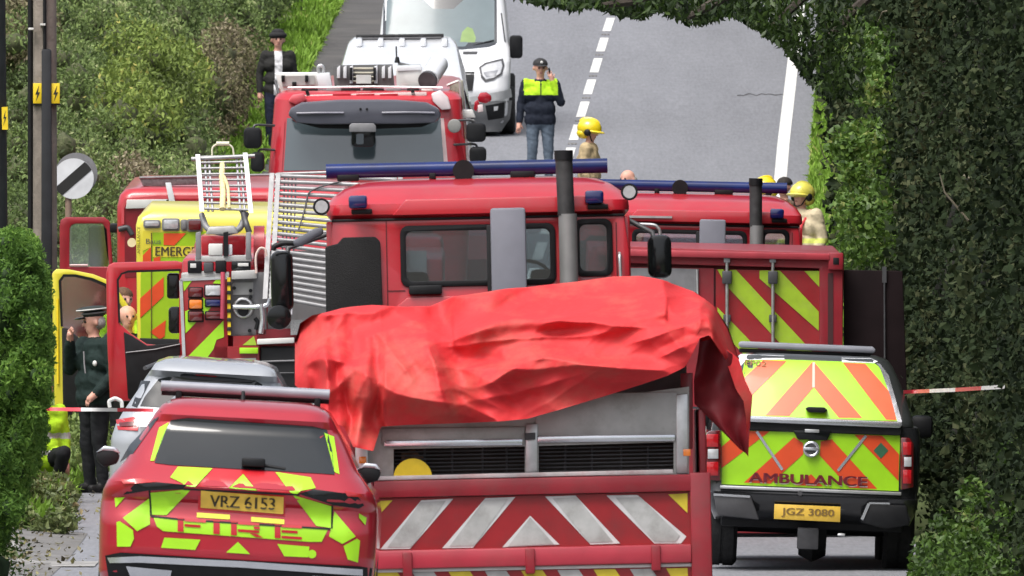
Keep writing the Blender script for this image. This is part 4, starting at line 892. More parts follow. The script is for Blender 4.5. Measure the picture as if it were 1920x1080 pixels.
strip('bumper_edge', v.L(1338, 927), v.L(1406, 931), .02, None, -.045, SILV, rt); strip('bumper_edge', v.L(1616, 974), v.L(1629, 944), .025, None, -.045, SILV, rt); strip('bumper_edge', v.L(1629, 943), v.L(1668, 944), .015, None, -.045, SILV, rt)
npl = v.S('number_plate', [(1452, 945), (1576, 950), (1575, 979), (1451, 973)], -.03, -.02, PLATE, None, (), .002)
c = v.L(1514, 962); [text('lettering', 'JGZ 3080', c[0] + q, c[1], .46, .08, -.034 - abs(q) * .3, mat('faded_brown_print', (.20, .12, .03), .6), npl) for q in (0, .005)]
v.B('tow_bracket', 1495, 1535, 990, 1030, .05, .2, DKG); v.B('reverse_sensor', 1570, 1585, 1000, 1006, -.02, .02, ALU); c = v.L(1500, 925); cyl('lock', (c[0], -.02, c[1]), (c[0], .03, c[1]), .022, DKG, rt, None, 12)
box('underbody', (-.8, .8), (.35, 4.6), (.36, .6), BLK, rt, .02); cyl('axle', (-.8, 1.1, .36), (.8, 1.1, .36), .06, BLK, rt, None, 10); lathe_x('spare_wheel', [(-.10, .2), (-.12, .3), (0, .36), (.12, .3), (.10, .2)], .02, .95, .42, RUB, rt)
for s in (-1, 1):
    for y in (1.1, 4.3): wheel(rt, s * .78, y, .38, .27)
pn = v.S('white_flank', [(1300, 790), (1312, 782), (1324, 800), (1324, 905), (1300, 900)], .5, .9, WHITE); v.S('lime_block', [(1306, 806), (1324, 812), (1324, 850), (1308, 840)], .49, .5, LIME, pn)
for s in (-1, 1): v_ = box('door_mirror', (s * 1.0 - .1, s * 1.0 + .1), (3.3, 3.42), (1.15, 1.36), BLK, rt, .05)
# ================================================================ MIDDLE AND FAR VEHICLES
# ---------------------------------------------------------------- container truck with the second crew cab
v = Veh('container_truck', 'red truck carrying a container with lime chevron door behind the pickup', 'truck', 1332, 175, roll=1.2)
rt = v.root
cn = v.S('container_frame', [(1180, 462), (1555, 475), (1580, 476), (1580, 1000), (1110, 1000), (1110, 462)], .0, .12, MAROON, None, [[(1135, 492), (1536, 503), (1536, 990), (1135, 990)]], .01)
v.S('top_rail', [(1120, 466), (1556, 476), (1556, 488), (1120, 479)], -.06, .0, mat('lighter_maroon', (.36, .035, .05), .5, 0, .1, .15, 5), cn, (), .012)  # rail in a lighter red than the container frame
v.B('corner_casting', 1553, 1581, 474, 506, -.05, .14, MAROON, cn); v.B('casting_hole', 1562, 1573, 483, 496, -.055, -.045, BLK, cn)
v.S('post_shadow_strip', [(1552, 512), (1562, 512), (1562, 980), (1552, 980)], -.006, .002, mat('groove_shadow', (.05, .01, .012), .7), cn)  # dark strip paints the shadow of a groove in the post
dr = v.S('container_door', [(1342, 505), (1536, 508), (1536, 985), (1342, 985)], .03, .07, DKRED)
for g in ([(1345, 505), (1357, 505), (1357, 527)], [(1366, 506), (1380, 506), (1510, 645), (1600 - 64, 673), (1536, 722), (1366, 540)], [(1424, 507), (1462, 507), (1535, 584), (1535, 620), (1424, 522)], [(1508, 508), (1536, 508), (1536, 538)], [(1345, 576), (1345, 612), (1470, 745), (1510, 745)], [(1345, 660), (1345, 700), (1440, 800), (1480, 800)]):
    v.S('chevron_stripe', g, .022, .0305, LIMED, dr)
for px in (1363, 1449):
    ro = v.T('lock_rod', [(px, 486, -.02), (px + 1, 980, -.02)], .016, mat('galvanised_rod', (.34, .34, .33), .5, .6, 0, .2, 20), dr); v.B('rod_guide', px - 9, px + 9, 508, 532, -.045, .02, DKG, ro, .01); v.B('rod_guide', px - 7, px + 7, 590, 604, -.03, .02, DKG, ro, .006)
    v.B('rod_keeper', px - 6, px + 6, 481, 492, -.04, .0, GREY, ro, .004)
dl = v.S('container_door', [(1138, 500), (1338, 503), (1338, 985), (1138, 985)], .03, .07, MAROON); v.S('grey_plate', [(1150, 502), (1262, 503), (1310, 504), (1310, 548), (1150, 546)], .01, .03, GREY, dl); v.T('pipe', [(1307, 505, .0), (1309, 600, .0)], .01, ALU, dl)
box('container_box', (-1.2, 1.2), (.125, 5.9), (1.0, 2.66), MAROON, rt, .02)
op = v.S('open_side_panel', [(1582, 506), (1692, 508), (1700, 720), (1705, 980), (1582, 980)], .25, .32, mat('dark_steel_panel', (.012, .007, .008), .7, 0, 0, .25, 4, spec=.1), None, (), .01)
v.T('panel_rod', [(1658, 506, .23), (1659, 700, .23)], .010, DKG, op); v.S('panel_hinge', [(1654, 500), (1662, 500), (1662, 530), (1654, 530)], .22, .26, DKG, op)
box('chassis', (-.45, .45), (.2, 9.5), (.55, .95), BLK, rt)
for s in (-1, 1):
    for y in (1.5, 8.3): wheel(rt, s * .95, y, .5, .34)
c = v.L(1283, 940, 7.5); zc = v.L(1320, 368, 7.5)[1] - 3.24
truck_cab(rt, c[0], 7.5, zc, GLT, RED, mirrors=False)
v.T('grab_rail', [(1182, 420, 7.0), (1228, 421, 7.0), (1238, 432, 7.0), (1238, 470, 7.0)], .016, ALU, None, 8); v.S('roof_edge_strip', [(1180, 404), (1260, 405), (1260, 409), (1180, 408)], 7.4, 7.45, ALU)

# ---------------------------------------------------------------- pale estate behind the fire car
v = Veh('white_estate_car', 'silver-white estate car mostly hidden behind the red fire car', 'car', 382, 172, roll=3.2)
rt = v.root
bd = Body([(.26, .80, .25, 4.1, .2), (.4, .90, .04, 4.3, .22), (.7, .915, .0, 4.4, .24), (.95, .915, .0, 4.3, .24), (1.08, .88, .03, 3.8, .22), (1.2, .82, .12, 3.2, .2), (1.4, .70, .28, 2.7, .2), (1.55, .62, .40, 2.4, .2), (1.60, .585, .30, 2.3, .16), (1.66, .55, .36, 2.2, .15), (1.70, .46, .55, 2.0, .15), (1.715, .36, .75, 1.9, .15)], .06)
bd.build('body', mat('silver_white_paint', (.36, .38, .41), .25, .2, .8, .05, 4), rt, .04); yf = bd.yf
def D(name, pts, m, off=-.005, par=None): return patch(name, v.P(pts), yf, off, m, par or rt)
D('rear_window', [(296, 712), (345, 702), (470, 712), (490, 722), (505, 775), (262, 762), (270, 745)], GLD, -.006); D('brake_light', [(366, 703), (405, 706), (405, 710), (366, 707)], LREDL, -.012)
D('side_window', [(262, 716), (280, 716), (256, 765), (246, 762)], GLD, -.006); 
tl = D('tail_light', [(216, 788), (250, 782), (262, 790), (258, 808), (220, 806)], LREDL, -.012); D('lens', [(222, 793), (252, 790), (256, 798), (224, 800)], LREDD, -.016, tl)
D('tail_light', [(520, 806), (556, 806), (552, 824), (514, 820)], LREDL, -.012); D('tailgate_recess', [(262, 800), (520, 815), (520, 850), (270, 838)], GREY, -.006)
for a, b in (((272, 690, .5), (300, 679, 2.2)), ((505, 712, .5), (490, 700, 2.2))): v.T('roof_rail', [a, b], .02, DKG)
v.T('aerial', [(383, 694, .7), (384, 682, .75)], [.02, .01], BLK)
mi = v.T('mirror_loop', [(206, 764, 2.0), (204, 752, 2.0), (216, 746, 2.0), (228, 752, 2.0), (229, 764, 2.0)], .018, OFFW)
for s in (-1, 1):
    for y in (.8, 3.4): wheel(rt, s * .8, y, .34, .23)
v.S('bumper', [(205, 900), (570, 916), (560, 985), (215, 975)], -.02, .1, DKG, None, (), .03)

# ---------------------------------------------------------------- fire engine seen from behind, with pump bay and ladders
v = Veh('fire_engine', 'fire engine seen from behind with pump bay, stacked tail lamps and ladders', 'fire engine', 586, 178)
rt = v.root
l = v.L(340, 480); l2 = v.L(830, 480)
ztop = v.L(500, 486)[1]
box('body', (l[0], l2[0]), (.42, 6.0), (.7, ztop), RED, rt, .04); box('engine_cab', (l[0] + .02, l2[0] - .02), (6.02, 8.0), (.6, ztop + .1), RED, rt, .08)
panel = v.S('lamp_panel', [(338, 527), (345, 523), (428, 522), (428, 690), (345, 690)], .0, .40, DKRED, None, (), .008)
v.S('edge_trim', [(336, 526), (342, 524), (349, 690), (343, 690)], -.012, .02, ALU, panel); v.S('edge_trim', [(338, 522), (428, 518), (428, 523), (338, 527)], -.012, .02, ALU, panel)
for g in ([(343, 527), (361, 525), (345, 546)], [(399, 531), (407, 523), (414, 523), (414, 532)], [(347, 584), (355, 580), (370, 602), (348, 625)], [(379, 555), (386, 562), (395, 577), (384, 590), (379, 580)], [(351, 670), (419, 601), (420, 632), (406, 637), (400, 655), (379, 684), (351, 684)]): v.S('chevron_stripe', g, -.006, .001, LIME, panel)
for x0, x1, y0, y1, m_ in ((355, 379, 540, 557, LREDD), (355, 379, 562, 579, LAMB), (354, 380, 584, 602, LREDD), (385, 414, 535, 554, LCLR), (386, 414, 562, 574, BLUED), (386, 415, 585, 598, LREDD)):
    ld = v.B('lamp', x0 - 2, x1 + 2, y0 - 2, y1 + 2, -.02, .01, BLK, panel, .012); v.B('lens', x0, x1, y0, y1, -.045, -.015, m_, ld, .015)
v.T('hose_pipe', [(418, 510, -.04), (418, 560, -.06), (417, 597, -.04)], .022, mat('pink_hose', (.45, .06, .10), .6), None)
v.S('hazard_strip', [(426, 520), (432, 520), (433, 628), (427, 628)], -.02, .0, YELP); 
for k in range(6): v.B('hazard_band', 425.5, 433, 528 + k * 17, 535 + k * 17, -.03, -.018, INK, None, .001)
pump = v.S('pump_bay', [(433, 512), (500, 510), (500, 628), (433, 630)], .10, .14, GREY, None, (), .006)
v.S('control_shelf', [(434, 508), (482, 506), (482, 522), (434, 524)], -.04, .1, ALUD, pump, (), .008); v.S('gauge_plate', [(437, 530), (475, 529), (475, 552), (437, 553)], .08, .11, mat('pale_grey_panel', (.36, .36, .35), .5), pump)
c = v.L(456, 577); tube('inlet_ring', [(c[0] + .085 * math.cos(a), .07, c[1] + .085 * math.sin(a)) for a in np.linspace(0, 6.283, 23)[:-1]], .018, ALU, pump, 8, True)
c = v.L(456, 583); cyl('inlet', (c[0], .02, c[1]), (c[0], .10, c[1]), .05, BLK, pump, None, 18)
v.T('delivery_pipe', [(437, 575, .0), (470, 576, .0), (502, 573, .0), (508, 555, .0)], .024, SILV, pump); v.T('delivery_pipe', [(490, 570, .0), (493, 600, .0), (489, 625, .0)], .028, SILV, pump); v.T('hand_wheel', [(478, 596, .03), (484, 604, .03), (480, 618, .03)], .02, BLK, pump)
for px, py in ((439, 540), (470, 545), (470, 557), (468, 620)): c = v.L(px, py); cyl('knob', (c[0], .03, c[1]), (c[0], .09, c[1]), .018, BLK, pump, None, 10)
v.T('hose_loop', [(481, 512, -.05), (479, 480, -.05), (487, 464, -.05), (498, 466, -.05), (500, 480, -.05)], .012, mat('pale_hose', (.65, .50, .45), .6), None, 8, .4)
v.B('stowed_kit', 352, 378, 489, 512, .0, .3, BLK); v.B('stowed_kit', 382, 400, 492, 511, -.02, .25, DKG); v.B('stowed_kit', 404, 424, 488, 512, .0, .25, BLK); v.B('white_label', 357, 368, 494, 502, -.02, .0, OFFW, None, .003); v.B('stowed_kit', 434, 470, 490, 507, .0, .3, BLKG); v.B('white_label', 446, 466, 493, 499, -.02, .0, OFFW, None, .003); v.S('kit_tray', [(340, 512), (380, 508), (430, 510), (430, 521), (340, 524)], .02, .3, ALUD, None, (), .01)
for a, b in ((367, 377), (461, 471)): v.S('gantry_post', [(a, 436), (b, 434), (b, 486), (a, 486)], .0, .08, GREY, None, (), .008)
v.S('gantry_bar', [(366, 480), (472, 478), (472, 490), (366, 491)], .01, .09, ALUD, None, (), .008); v.T('gantry_arm', [(378, 402, .25), (388, 430, .1), (420, 438, .05), (450, 430, .1), (462, 400, .25)], .03, GREY, None, 8, .3); v.S('roller_cover', [(392, 425), (440, 423), (448, 438), (385, 440)], .0, .12, ALUD, None, (), .02); v.T('gantry_arm', [(455, 395, .2), (462, 420, .05), (468, 436, .05)], .03, DKG, None)
v.B('white_box', 391, 418, 457, 479, .0, .2, OFFW); v.S('strut', [(419, 436), (428, 434), (428, 480), (419, 480)], -.03, .03, BLK); v.B('white_box', 428, 436, 458, 478, .0, .1, WHITE)
v.T('red_drum', [(476, 462, .35), (496, 462, .35)], .20, RED, None, 18); v.B('red_locker', 378, 460, 442, 478, .45, .8, RED)
v.S('lower_plate', [(437, 630), (482, 629), (482, 650), (437, 650)], .02, .06, DKRED); v.S('chevron_stripe', [(455, 647), (476, 630), (481, 647)], .01, .021, LIMED); v.S('lime_step_edge', [(449, 652), (484, 652), (484, 663), (449, 663)], -.08, .0, LIME, None, (), .006)
v.S('step_board', [(402, 650), (486, 648), (486, 690), (404, 692)], .0, .05, DKRED); v.S('notice', [(436, 672), (480, 671), (480, 690), (436, 691)], -.01, .0, OFFW); v.S('frame_bar', [(482, 636), (552, 633), (552, 643), (482, 646)], -.06, .1, OFFW, None, (), .008)
box('bumper', (l[0] + .75, l2[0]), (.02, .3), (.75, v.L(500, 650)[1]), BLK, rt, .02); v.T('bumper_line', [(488, 678, -.0), (552, 676, -.0)], .010, GREY); v.T('bumper_line', [(488, 700, -.0), (552, 699, -.0)], .008, DKG)
shut = v.S('rear_shutter', [(502, 470), (800, 470), (800, 625), (502, 628)], .38, .41, mat('pale_shutter', (.5, .5, .5), .5, .3), None); v.S('mesh_screen', [(545, 600), (606, 598), (606, 625), (545, 628)], .0, .05, mat('grey_mesh', (.34, .34, .34), .6, .3, 0, .35, 90), None)
v.S('tail_board', [(480, 618), (600, 614), (600, 634), (480, 636)], .1, .2, MAROON)
for s in (-1, 1):
    for y in (1.6, 6.2): wheel(rt, s * .98, y, .5, .34)
# open crew door, hinged at the front of the cab
yd = 6.4
door = v.S('open_door', [(199, 512), (203, 497), (214, 492), (330, 489), (344, 492), (347, 500), (344, 640), (338, 700), (330, 752), (206, 752), (201, 640)], yd, yd + .07, RED, None, [[(222, 524), (228, 514), (240, 510), (336, 507), (336, 650), (275, 645), (246, 626), (224, 606)]], .015)
v.S('door_trim', [(232, 622), (248, 630), (276, 648), (338, 642), (336, 748), (240, 748), (236, 690)], yd - .04, yd - .002, BLK, door, (), .01); v.T('trim_line', [(236, 661, yd - .05), (290, 655, yd - .05), (338, 645, yd - .05)], .006, GREY, door, 6, 0)
v.S('window_seal', [(219, 524), (227, 512), (240, 507), (339, 504), (339, 508), (240, 511), (229, 515), (223, 526), (226, 604), (222, 606)], yd - .012, yd - .002, BLK, door)
m1 = v.S('door_mirror', rrect(313, 338, 512, 560, 6), yd + .1, yd + .2, BLKG, door, (), .02); v.S('door_mirror', rrect(316, 341, 575, 625, 8), yd + .1, yd + .2, BLKG, door, (), .02)

# the two ladders carried at the back of that engine
def ladder(name, label, vv, railA, railB, n, y0, y1, rr, rung_r, m=ALU, group=None):
    root = thing(name, label, 'ladder', vv.root.location[:], vv.root.rotation_euler[:], group)
    for (a, b, wd) in (railA, railB):
        for off in ((0,) if wd < 11 else (-6, 6)):
            p0 = vv.L(a[0] + off, a[1], y0); p1 = vv.L(b[0] + off, b[1], y1); hw = .022
            mk('rail', [(p0[0] - hw, y0 - .03, p0[1]), (p0[0] + hw, y0 - .03, p0[1]), (p0[0] + hw, y0 + .05, p0[1]), (p0[0] - hw, y0 + .05, p0[1]), (p1[0] - hw, y1 - .03, p1[1]), (p1[0] + hw, y1 - .03, p1[1]), (p1[0] + hw, y1 + .05, p1[1]), (p1[0] - hw, y1 + .05, p1[1])], [(0, 1, 5, 4), (1, 2, 6, 5), (2, 3, 7, 6), (3, 0, 4, 7), (4, 5, 6, 7), (3, 2, 1, 0)], WHITE if m is WHITE else m, root)
    for k in range(n):
        t = (k + .5) / n; y = y0 + (y1 - y0) * t
        pa = (railA[0][0] + (railA[1][0] - railA[0][0]) * t, railA[0][1] + (railA[1][1] - railA[0][1]) * t); pb = (railB[0][0] + (railB[1][0] - railB[0][0]) * t, railB[0][1] + (railB[1][1] - railB[0][1]) * t)
        qa = vv.L(pa[0], pa[1], y); qb = vv.L(pb[0], pb[1], y); tube('rung', [(qa[0], y + .01, qa[1]), (qb[0], y + .01, qb[1])], rung_r, m, root, 8)
    return root
LAD = mat('pale_ladder_aluminium', (.34, .34, .345), .4, .5, 0, .15, 12)
la = ladder('ladder', 'short white ladder with yellow rope standing up over the pump bay', v, ((379, 396), (371, 289), 8), None or ((471, 399), (460, 286), 8), 10, .12, .5, 0, .012, LAD)
def lt(name, pts, r, m, par, vv=v): 
    q = []
    for a, b, y in pts: l_ = vv.L(a, b, y); q.append((l_[0], y, l_[1]))
    return tube(name, arcpts(q, 5, .35) if len(q) > 2 else q, r, m, par, 8)
for px in (388, 396, 448, 456): lt('inner_rail', [(px + 3, 396, .15), (px - 4, 298, .5)], .012, mat('grey_inner_rail', (.42, .41, .44), .5, .3), la)
lt('end_bar', [(359, 298, .48), (478, 292, .48)], .02, LAD, la); lt('hoop', [(398, 294, .5), (398, 276, .5), (408, 269, .5), (427, 269, .5), (437, 276, .5), (439, 294, .5)], .009, mat('cream_tube', (.70, .66, .52), .5), la); lt('hoop_grip', [(406, 269, .5), (430, 269, .5)], .02, mat('cream_tube', (.7, .66, .52), .5), la)
ROPE = mat('yellow_rope', (.72, .62, .34), .8, var=.2, vs=40)
lt('rope', [(418, 306, .46), (416, 330, .38), (419, 360, .25), (417, 392, .1)], .03, ROPE, la); lt('rope', [(420, 330, .33), (428, 350, .25), (430, 390, .08)], .016, ROPE, la); lt('rope_hook', [(414, 318, .42), (416, 306, .44), (422, 306, .44), (424, 316, .42)], .01, DKG, la)
lb2 = ladder('ladder', 'long pale ladder with many close rungs leaning beside the crew cab', v, ((503, 560), (516, 324), 12), ((735, 604), (745, 330), 12), 22, -.12, .35, 0, .0195, LAD)
for k in range(4): lt('inner_rail', [(526 + k * 7, 590, -.13), (534 + k * 7, 330, .38)], .008, mat('grey_inner_rail', (.42, .41, .44), .5), lb2)
lt('end_roller', [(520, 326, .36), (648, 322, .36)], .014, LAD, lb2); lt('pulley_rope', [(640, 340, .3), (600, 350, .28), (578, 360, .26), (572, 392, .2), (560, 430, .1)], .008, DKG, lb2)

# ---------------------------------------------------------------- yellow ambulance
v = Veh('ambulance', 'yellow box-bodied ambulance with lime and orange battenburg, between the fire engines', 'ambulance', 445, 188, roll=.4)
rt = v.root
zt = v.L(400, 397)[1]
bd = Body([(.55, 1.0, .0, 4.6, .05), (zt - .14, 1.04, .0, 4.6, .06), (zt - .06, 1.02, .02, 4.6, .08), (zt, .96, .08, 4.5, .1)], .0)
for nme in ('body',):
    o = bd.build('body', YEL, rt, .15)
    for vt in o.data.vertices: vt.co.x += 0
for x0, x1, y0, y1, m_ in ((271, 299, 414, 425, LCLR), (306, 335, 411, 430, LCLR), (341, 350, 413, 430, GREY), (353, 378, 412, 432, LREDD)):
    lp = v.S('roof_lamp', rrect(x0 - 2, x1 + 2, y0 - 2, y1 + 2, 4), -.02, .03, GREY, None, (), .004); v.S('lens', rrect(x0 + 1, x1 - 1, y0 + 1, y1 - 1, 3), -.04, -.015, m_, lp, (), .004)
grn = v.S('green_panel', [(268, 436), (430, 433), (430, 640), (264, 640), (264, 515), (268, 500)], -.006, .0, LIMEA)
v.S('yellow_patch', [(268, 433), (286, 433), (286, 462), (268, 470)], -.010, -.0065, YEL, grn)
for g in ([(307, 437), (349, 437), (327, 460), (307, 459)], [(268, 491), (268, 478), (284, 462), (284, 490)], [(288, 490), (288, 484), (301, 480), (301, 490)], [(379, 461), (379, 450), (400, 437), (422, 437), (400, 462)], [(263, 559), (307, 519), (307, 555), (263, 596)], [(281, 622), (311, 600), (309, 630), (300, 636)]): v.S('orange_block', g, -.012, -.0068, ORANGED, grn)
v.S('yellow_band', [(287, 461), (430, 461), (430, 481), (287, 482)], -.009, -.0062, YEL, grn); v.T('door_gap', [(284, 436, -.013), (284, 640, -.013)], .005, mat('dark_seam', (.12, .11, .02), .7), grn)
c = v.L(353, 471); [text('lettering', 'EMERGENCY', c[0] + q, c[1], .66, .092, -.016 - q * .3, mat('dark_brown_print', (.05, .035, .015), .6), grn) for q in (0, .004)]
c = v.L(288, 452); text('lettering', 'Baus', c[0], c[1], .15, .05, -.016, mat('grey_print', (.09, .09, .07), .6), grn)
c = v.L(260, 450); text('side_lettering', 'AMBULANCE', c[0], c[1], .27, .03, -.013, mat('dark_brown_print', (.05, .035, .015), .6), None or rt, 90)
c = v.L(247, 455); cyl('side_lamp', (c[0], .06, c[1]), (c[0], .14, c[1]), .045, mat('cream_lens', (.75, .65, .4), .3), rt, None, 14)
v.S('bumper', [(262, 634), (480, 640), (480, 700), (262, 700)], -.1, .0, BLK, None, (), .01)
for s in (-1, 1):
    for y in (1.1, 4.7): wheel(rt, s * .85, y, .36, .22)
box('cab', (-.95, .95), (4.62, 6.2), (.5, 2.2), YEL, rt, .15)
yd = 5.0
door = v.S('open_door', [(97, 530), (98, 512), (106, 504), (130, 505), (175, 514), (200, 524), (222, 545), (252, 590), (252, 640), (252, 832), (112, 832), (104, 824)], yd, yd + .06, YEL, None, [[(113, 524), (120, 517), (140, 517), (172, 524), (196, 534), (214, 552), (240, 592), (240, 640), (160, 640), (116, 612)]], .012)
v.S('door_trim', [(116, 614), (126, 616), (160, 642), (244, 642), (244, 812), (122, 814), (118, 760)], yd - .05, yd - .002, BLK, door, (), .015); v.S('window_seal', [(110, 526), (119, 514), (142, 514), (174, 521), (198, 531), (216, 549), (213, 553), (195, 536), (171, 526), (140, 519), (121, 519), (115, 527), (118, 612), (114, 612)], yd - .012, yd - .002, BLK, door)
v.S('window_pane', [(112, 522), (120, 515), (140, 515), (172, 522), (196, 532), (214, 550), (242, 592), (242, 642), (160, 642), (114, 614)], yd + .02, yd + .026, GLT, door); v.T('door_stay', [(120, 690, yd - .07), (135, 660, yd - .07), (137, 640, yd - .07)], .02, BLK, door); v.T('bolt_strip', [(108, 560, yd - .01), (109, 720, yd - .01)], .012, YELP, door)

# ---------------------------------------------------------------- second fire engine beyond the ambulance
v = Veh('fire_engine', 'red fire engine roof and open door beyond the yellow ambulance', 'fire engine', 438, 200)
rt = v.root; zt = v.L(400, 352)[1]
bd = Body([(.6, 1.25, .0, 5.6, .12), (zt - .2, 1.25, .0, 5.6, .14), (zt - .08, 1.22, .03, 5.6, .14), (zt - .02, 1.16, .08, 5.5, .14), (zt, 1.05, .16, 5.4, .14)], .0); bd.build('body', RED, rt, .2)
v.S('recess_panel', [(234, 392), (320, 391), (320, 520), (234, 520)], -.004, .0, mat('dark_red_panel', (.20, .01, .02), .4), None); v.S('white_panel', [(238, 374), (315, 373), (316, 389), (236, 391)], -.03, .0, OFFW, None, (), .006); v.B('panel_latch', 312, 319, 374, 383, -.04, -.02, BLK, None, .004)
v.S('white_strut', [(310, 342), (321, 342), (333, 397), (321, 397)], -.06, -.02, WHITE, None, (), .006); v.S('edge_highlight', [(228, 385), (234, 372), (300, 366), (500, 366), (500, 372), (300, 372), (238, 378), (233, 390), (233, 420), (228, 420)], -.02, .0, mat('pale_red', (.60, .08, .10), .3, 0, .5), None)  # pale red strip paints a highlight along the body edge
v.S('roof_gantry', [(262, 334), (372, 331), (372, 346), (330, 347), (290, 352), (268, 348)], .6, .8, mat('grey_gantry', (.14, .135, .14), .6, var=.4, vs=30), None, (), .01); v.T('gantry_rail', [(262, 333, .6), (520, 327, .6)], .014, GREY)
v.S('roof_kit', [(475, 362), (500, 360), (500, 372), (470, 372)], .1, .3, OFFW, None, (), .01); v.T('side_hose', [(222, 430, .0), (240, 425, .0), (248, 440, .0)], .03, DKG); v.B('side_kit', 206, 232, 420, 436, 1.0, 1.4, BLK)
yd = 4.6
door = v.S('open_door', [(112, 425), (114, 412), (124, 407), (196, 407), (206, 415), (212, 500), (212, 720), (112, 720)], yd, yd + .07, MAROON, None, [[(131, 428), (135, 421), (144, 419), (192, 419), (200, 430), (205, 500), (130, 500)]], .012)
v.S('window_pane', [(130, 426), (142, 418), (194, 418), (204, 500), (129, 501)], yd + .03, yd + .036, GLT, door); dm = v.S('door_mirror', rrect(166, 203, 423, 500, 8), yd + .12, yd + .22, BLK, door, (), .02); v.S('mirror_glass', rrect(186, 197, 430, 462, 4), yd + .11, yd + .121, GLS, dm); v.T('seal', [(131, 497, yd - .01), (165, 497, yd - .01)], .01, mat('pink_seal', (.7, .5, .5), .5), door)
for s in (-1, 1):
    for y in (1.5, 4.4): wheel(rt, s * 1.0, y, .5, .3)

# ---------------------------------------------------------------- fire engine facing the camera
v = Veh('fire_engine', 'red fire engine facing the camera with dark sun visor above its windscreen', 'fire engine', 690, 233)
rt = v.root; zr = v.L(690, 172)[1]
bd = Body([(.5, 1.22, .05, 7.4, .15), (1.2, 1.25, .0, 7.5, .18), (zr - 1.1, 1.25, .02, 7.5, .18), (zr - .1, 1.17, .22, 7.5, .18), (zr - .03, 1.12, .32, 7.4, .18), (zr, 1.02, .45, 7.2, .18)], .05); bd.build('body', RED, rt, .08); yf = bd.yf
def D(name, pts, m, off=-.005, par=None): return patch(name, v.P(pts), yf, off, m, par or rt)
ws = D('windscreen', [(538, 222), (690, 214), (826, 220), (834, 316), (532, 320)], GLS, -.006)
for pts in ([(518, 232), (534, 226), (528, 330), (508, 330)], [(830, 222), (842, 222), (868, 330), (838, 330)]): D('pillar', pts, RED, -.012)
D('pillar_edge', [(826, 222), (832, 222), (842, 330), (834, 330)], mat('pale_seal', (.6, .45, .45), .5), -.014)
D('front_panel', [(510, 330), (870, 330), (875, 480), (505, 480)], RED, -.01); D('grille', [(570, 400), (810, 400), (810, 560), (570, 560)], BLK, -.015)
vis = v.S('sun_visor', [(540, 215), (545, 203), (566, 192), (640, 187), (740, 187), (800, 192), (822, 203), (828, 218), (815, 230), (760, 232), (600, 233), (556, 230)], -.28, .0, mat('smoked_visor', (.075, .078, .10), .3, 0, .4, .12, 3), None, (), .03)
for a, b in (((556, 212), (645, 211)), ((716, 211), (815, 211))): v.T('visor_highlight_lip', [(a[0], a[1], -.29), ((a[0] + b[0]) / 2, a[1] - 1, -.30), (b[0], b[1], -.29)], .016, mat('visor_highlight', (.16, .16, .20), .25), vis, 6)  # lip coloured paler than the visor to paint its highlight
v.S('visor_underside', [(546, 226), (820, 226), (790, 238), (690, 242), (600, 240)], -.12, .0, BLK, vis)
for px in (676, 688): v.B('visor_bolt', px - 2, px + 2, 202, 206, -.29, -.27, BLK, vis, .002)
pm = v.S('front_mirror', rrect(659, 704, 236, 275, 10), -.42, -.30, BLKG, None, (), .02); v.S('mirror_hood', [(655, 235), (660, 231), (700, 231), (705, 236), (705, 247), (655, 247)], -.44, -.3, GREY, pm, (), .01); v.S('mirror_glass', rrect(668, 682, 250, 270, 3), -.425, -.419, GLS, pm)
for x0, x1, y0, y1, ax, s in ((457, 491, 239, 278, 515, -1), (470, 496, 285, 322, 515, -1), (874, 911, 230, 266, 850, 1), (880, 912, 275, 305, 850, 1)):
    mm = v.S('side_mirror', rrect(x0, x1, y0, y1, 9), -.1, .05, BLK, None, (), .03); v.T('mirror_arm', [((x0 + x1) / 2, y0 + 4, -.02), ((x0 + x1) / 2 - s * 4, y0 - 6, -.02), (ax, y0 - 4, .15)], .016, DKG, mm, 6)
v.S('round_mirror', circ(852, 236, 13), -.05, .05, mat('grey_mirror_shell', (.25, .25, .24), .5), None, (), .02); v.S('bright_side_panel', [(840, 262), (856, 240), (872, 262), (874, 320), (846, 320)], .2, .4, RED)
# roof kit
v.T('roof_rail', [(540, 164, .5), (700, 162, .5), (830, 164, .5)], .014, ALU, None, 6, 0); v.T('roof_rail', [(524, 137, 1.0), (600, 137, 1.0)], .014, ALU); 
v.S('striped_marker', [(560, 178), (800, 172), (800, 179), (560, 185)], .3, .36, mat('pale_pink_paint', (.75, .62, .60), .4), None, (), .004)
for a in (624, 668, 712): v.S('red_band', [(a, 176), (a + 34, 175), (a + 34, 181), (a, 182)], .285, .3, RED)
v.S('red_shoulder', [(540, 190), (548, 178), (570, 175), (575, 188), (556, 196)], .1, .5, mat('pale_red', (.60, .08, .10), .3), None, (), .02); v.S('white_shoulder', [(808, 176), (826, 170), (840, 182), (846, 204), (828, 206), (812, 190)], .1, .6, mat('pinkish_white', (.75, .65, .66), .4), None, (), .02)
v.S('side_locker', [(516, 138), (600, 136), (606, 160), (560, 170), (545, 182), (528, 174)], .9, 1.3, OFFW, None, (), .01); v.S('locker_door', [(527, 142), (590, 141), (590, 158), (530, 162)], .88, .9, ALUD)
for px in (531, 575): v.B('bracket', px - 3, px + 3, 141, 153, .84, .9, BLK, None, .004)
v.B('black_box', 548, 556, 153, 161, .85, .9, BLK, None, .003); v.T('strut', [(516, 150, .8), (522, 172, .7), (532, 200, .5)], .018, DKG)
v.S('reel_box', [(592, 138), (618, 136), (624, 164), (598, 166)], .8, 1.2, WHITE, None, (), .01); v.T('roof_ring', [(598, 136, .9), (596, 124, .9), (603, 121, .9), (608, 128, .9), (606, 137, .9)], .02, ALU, None, 8, .4)
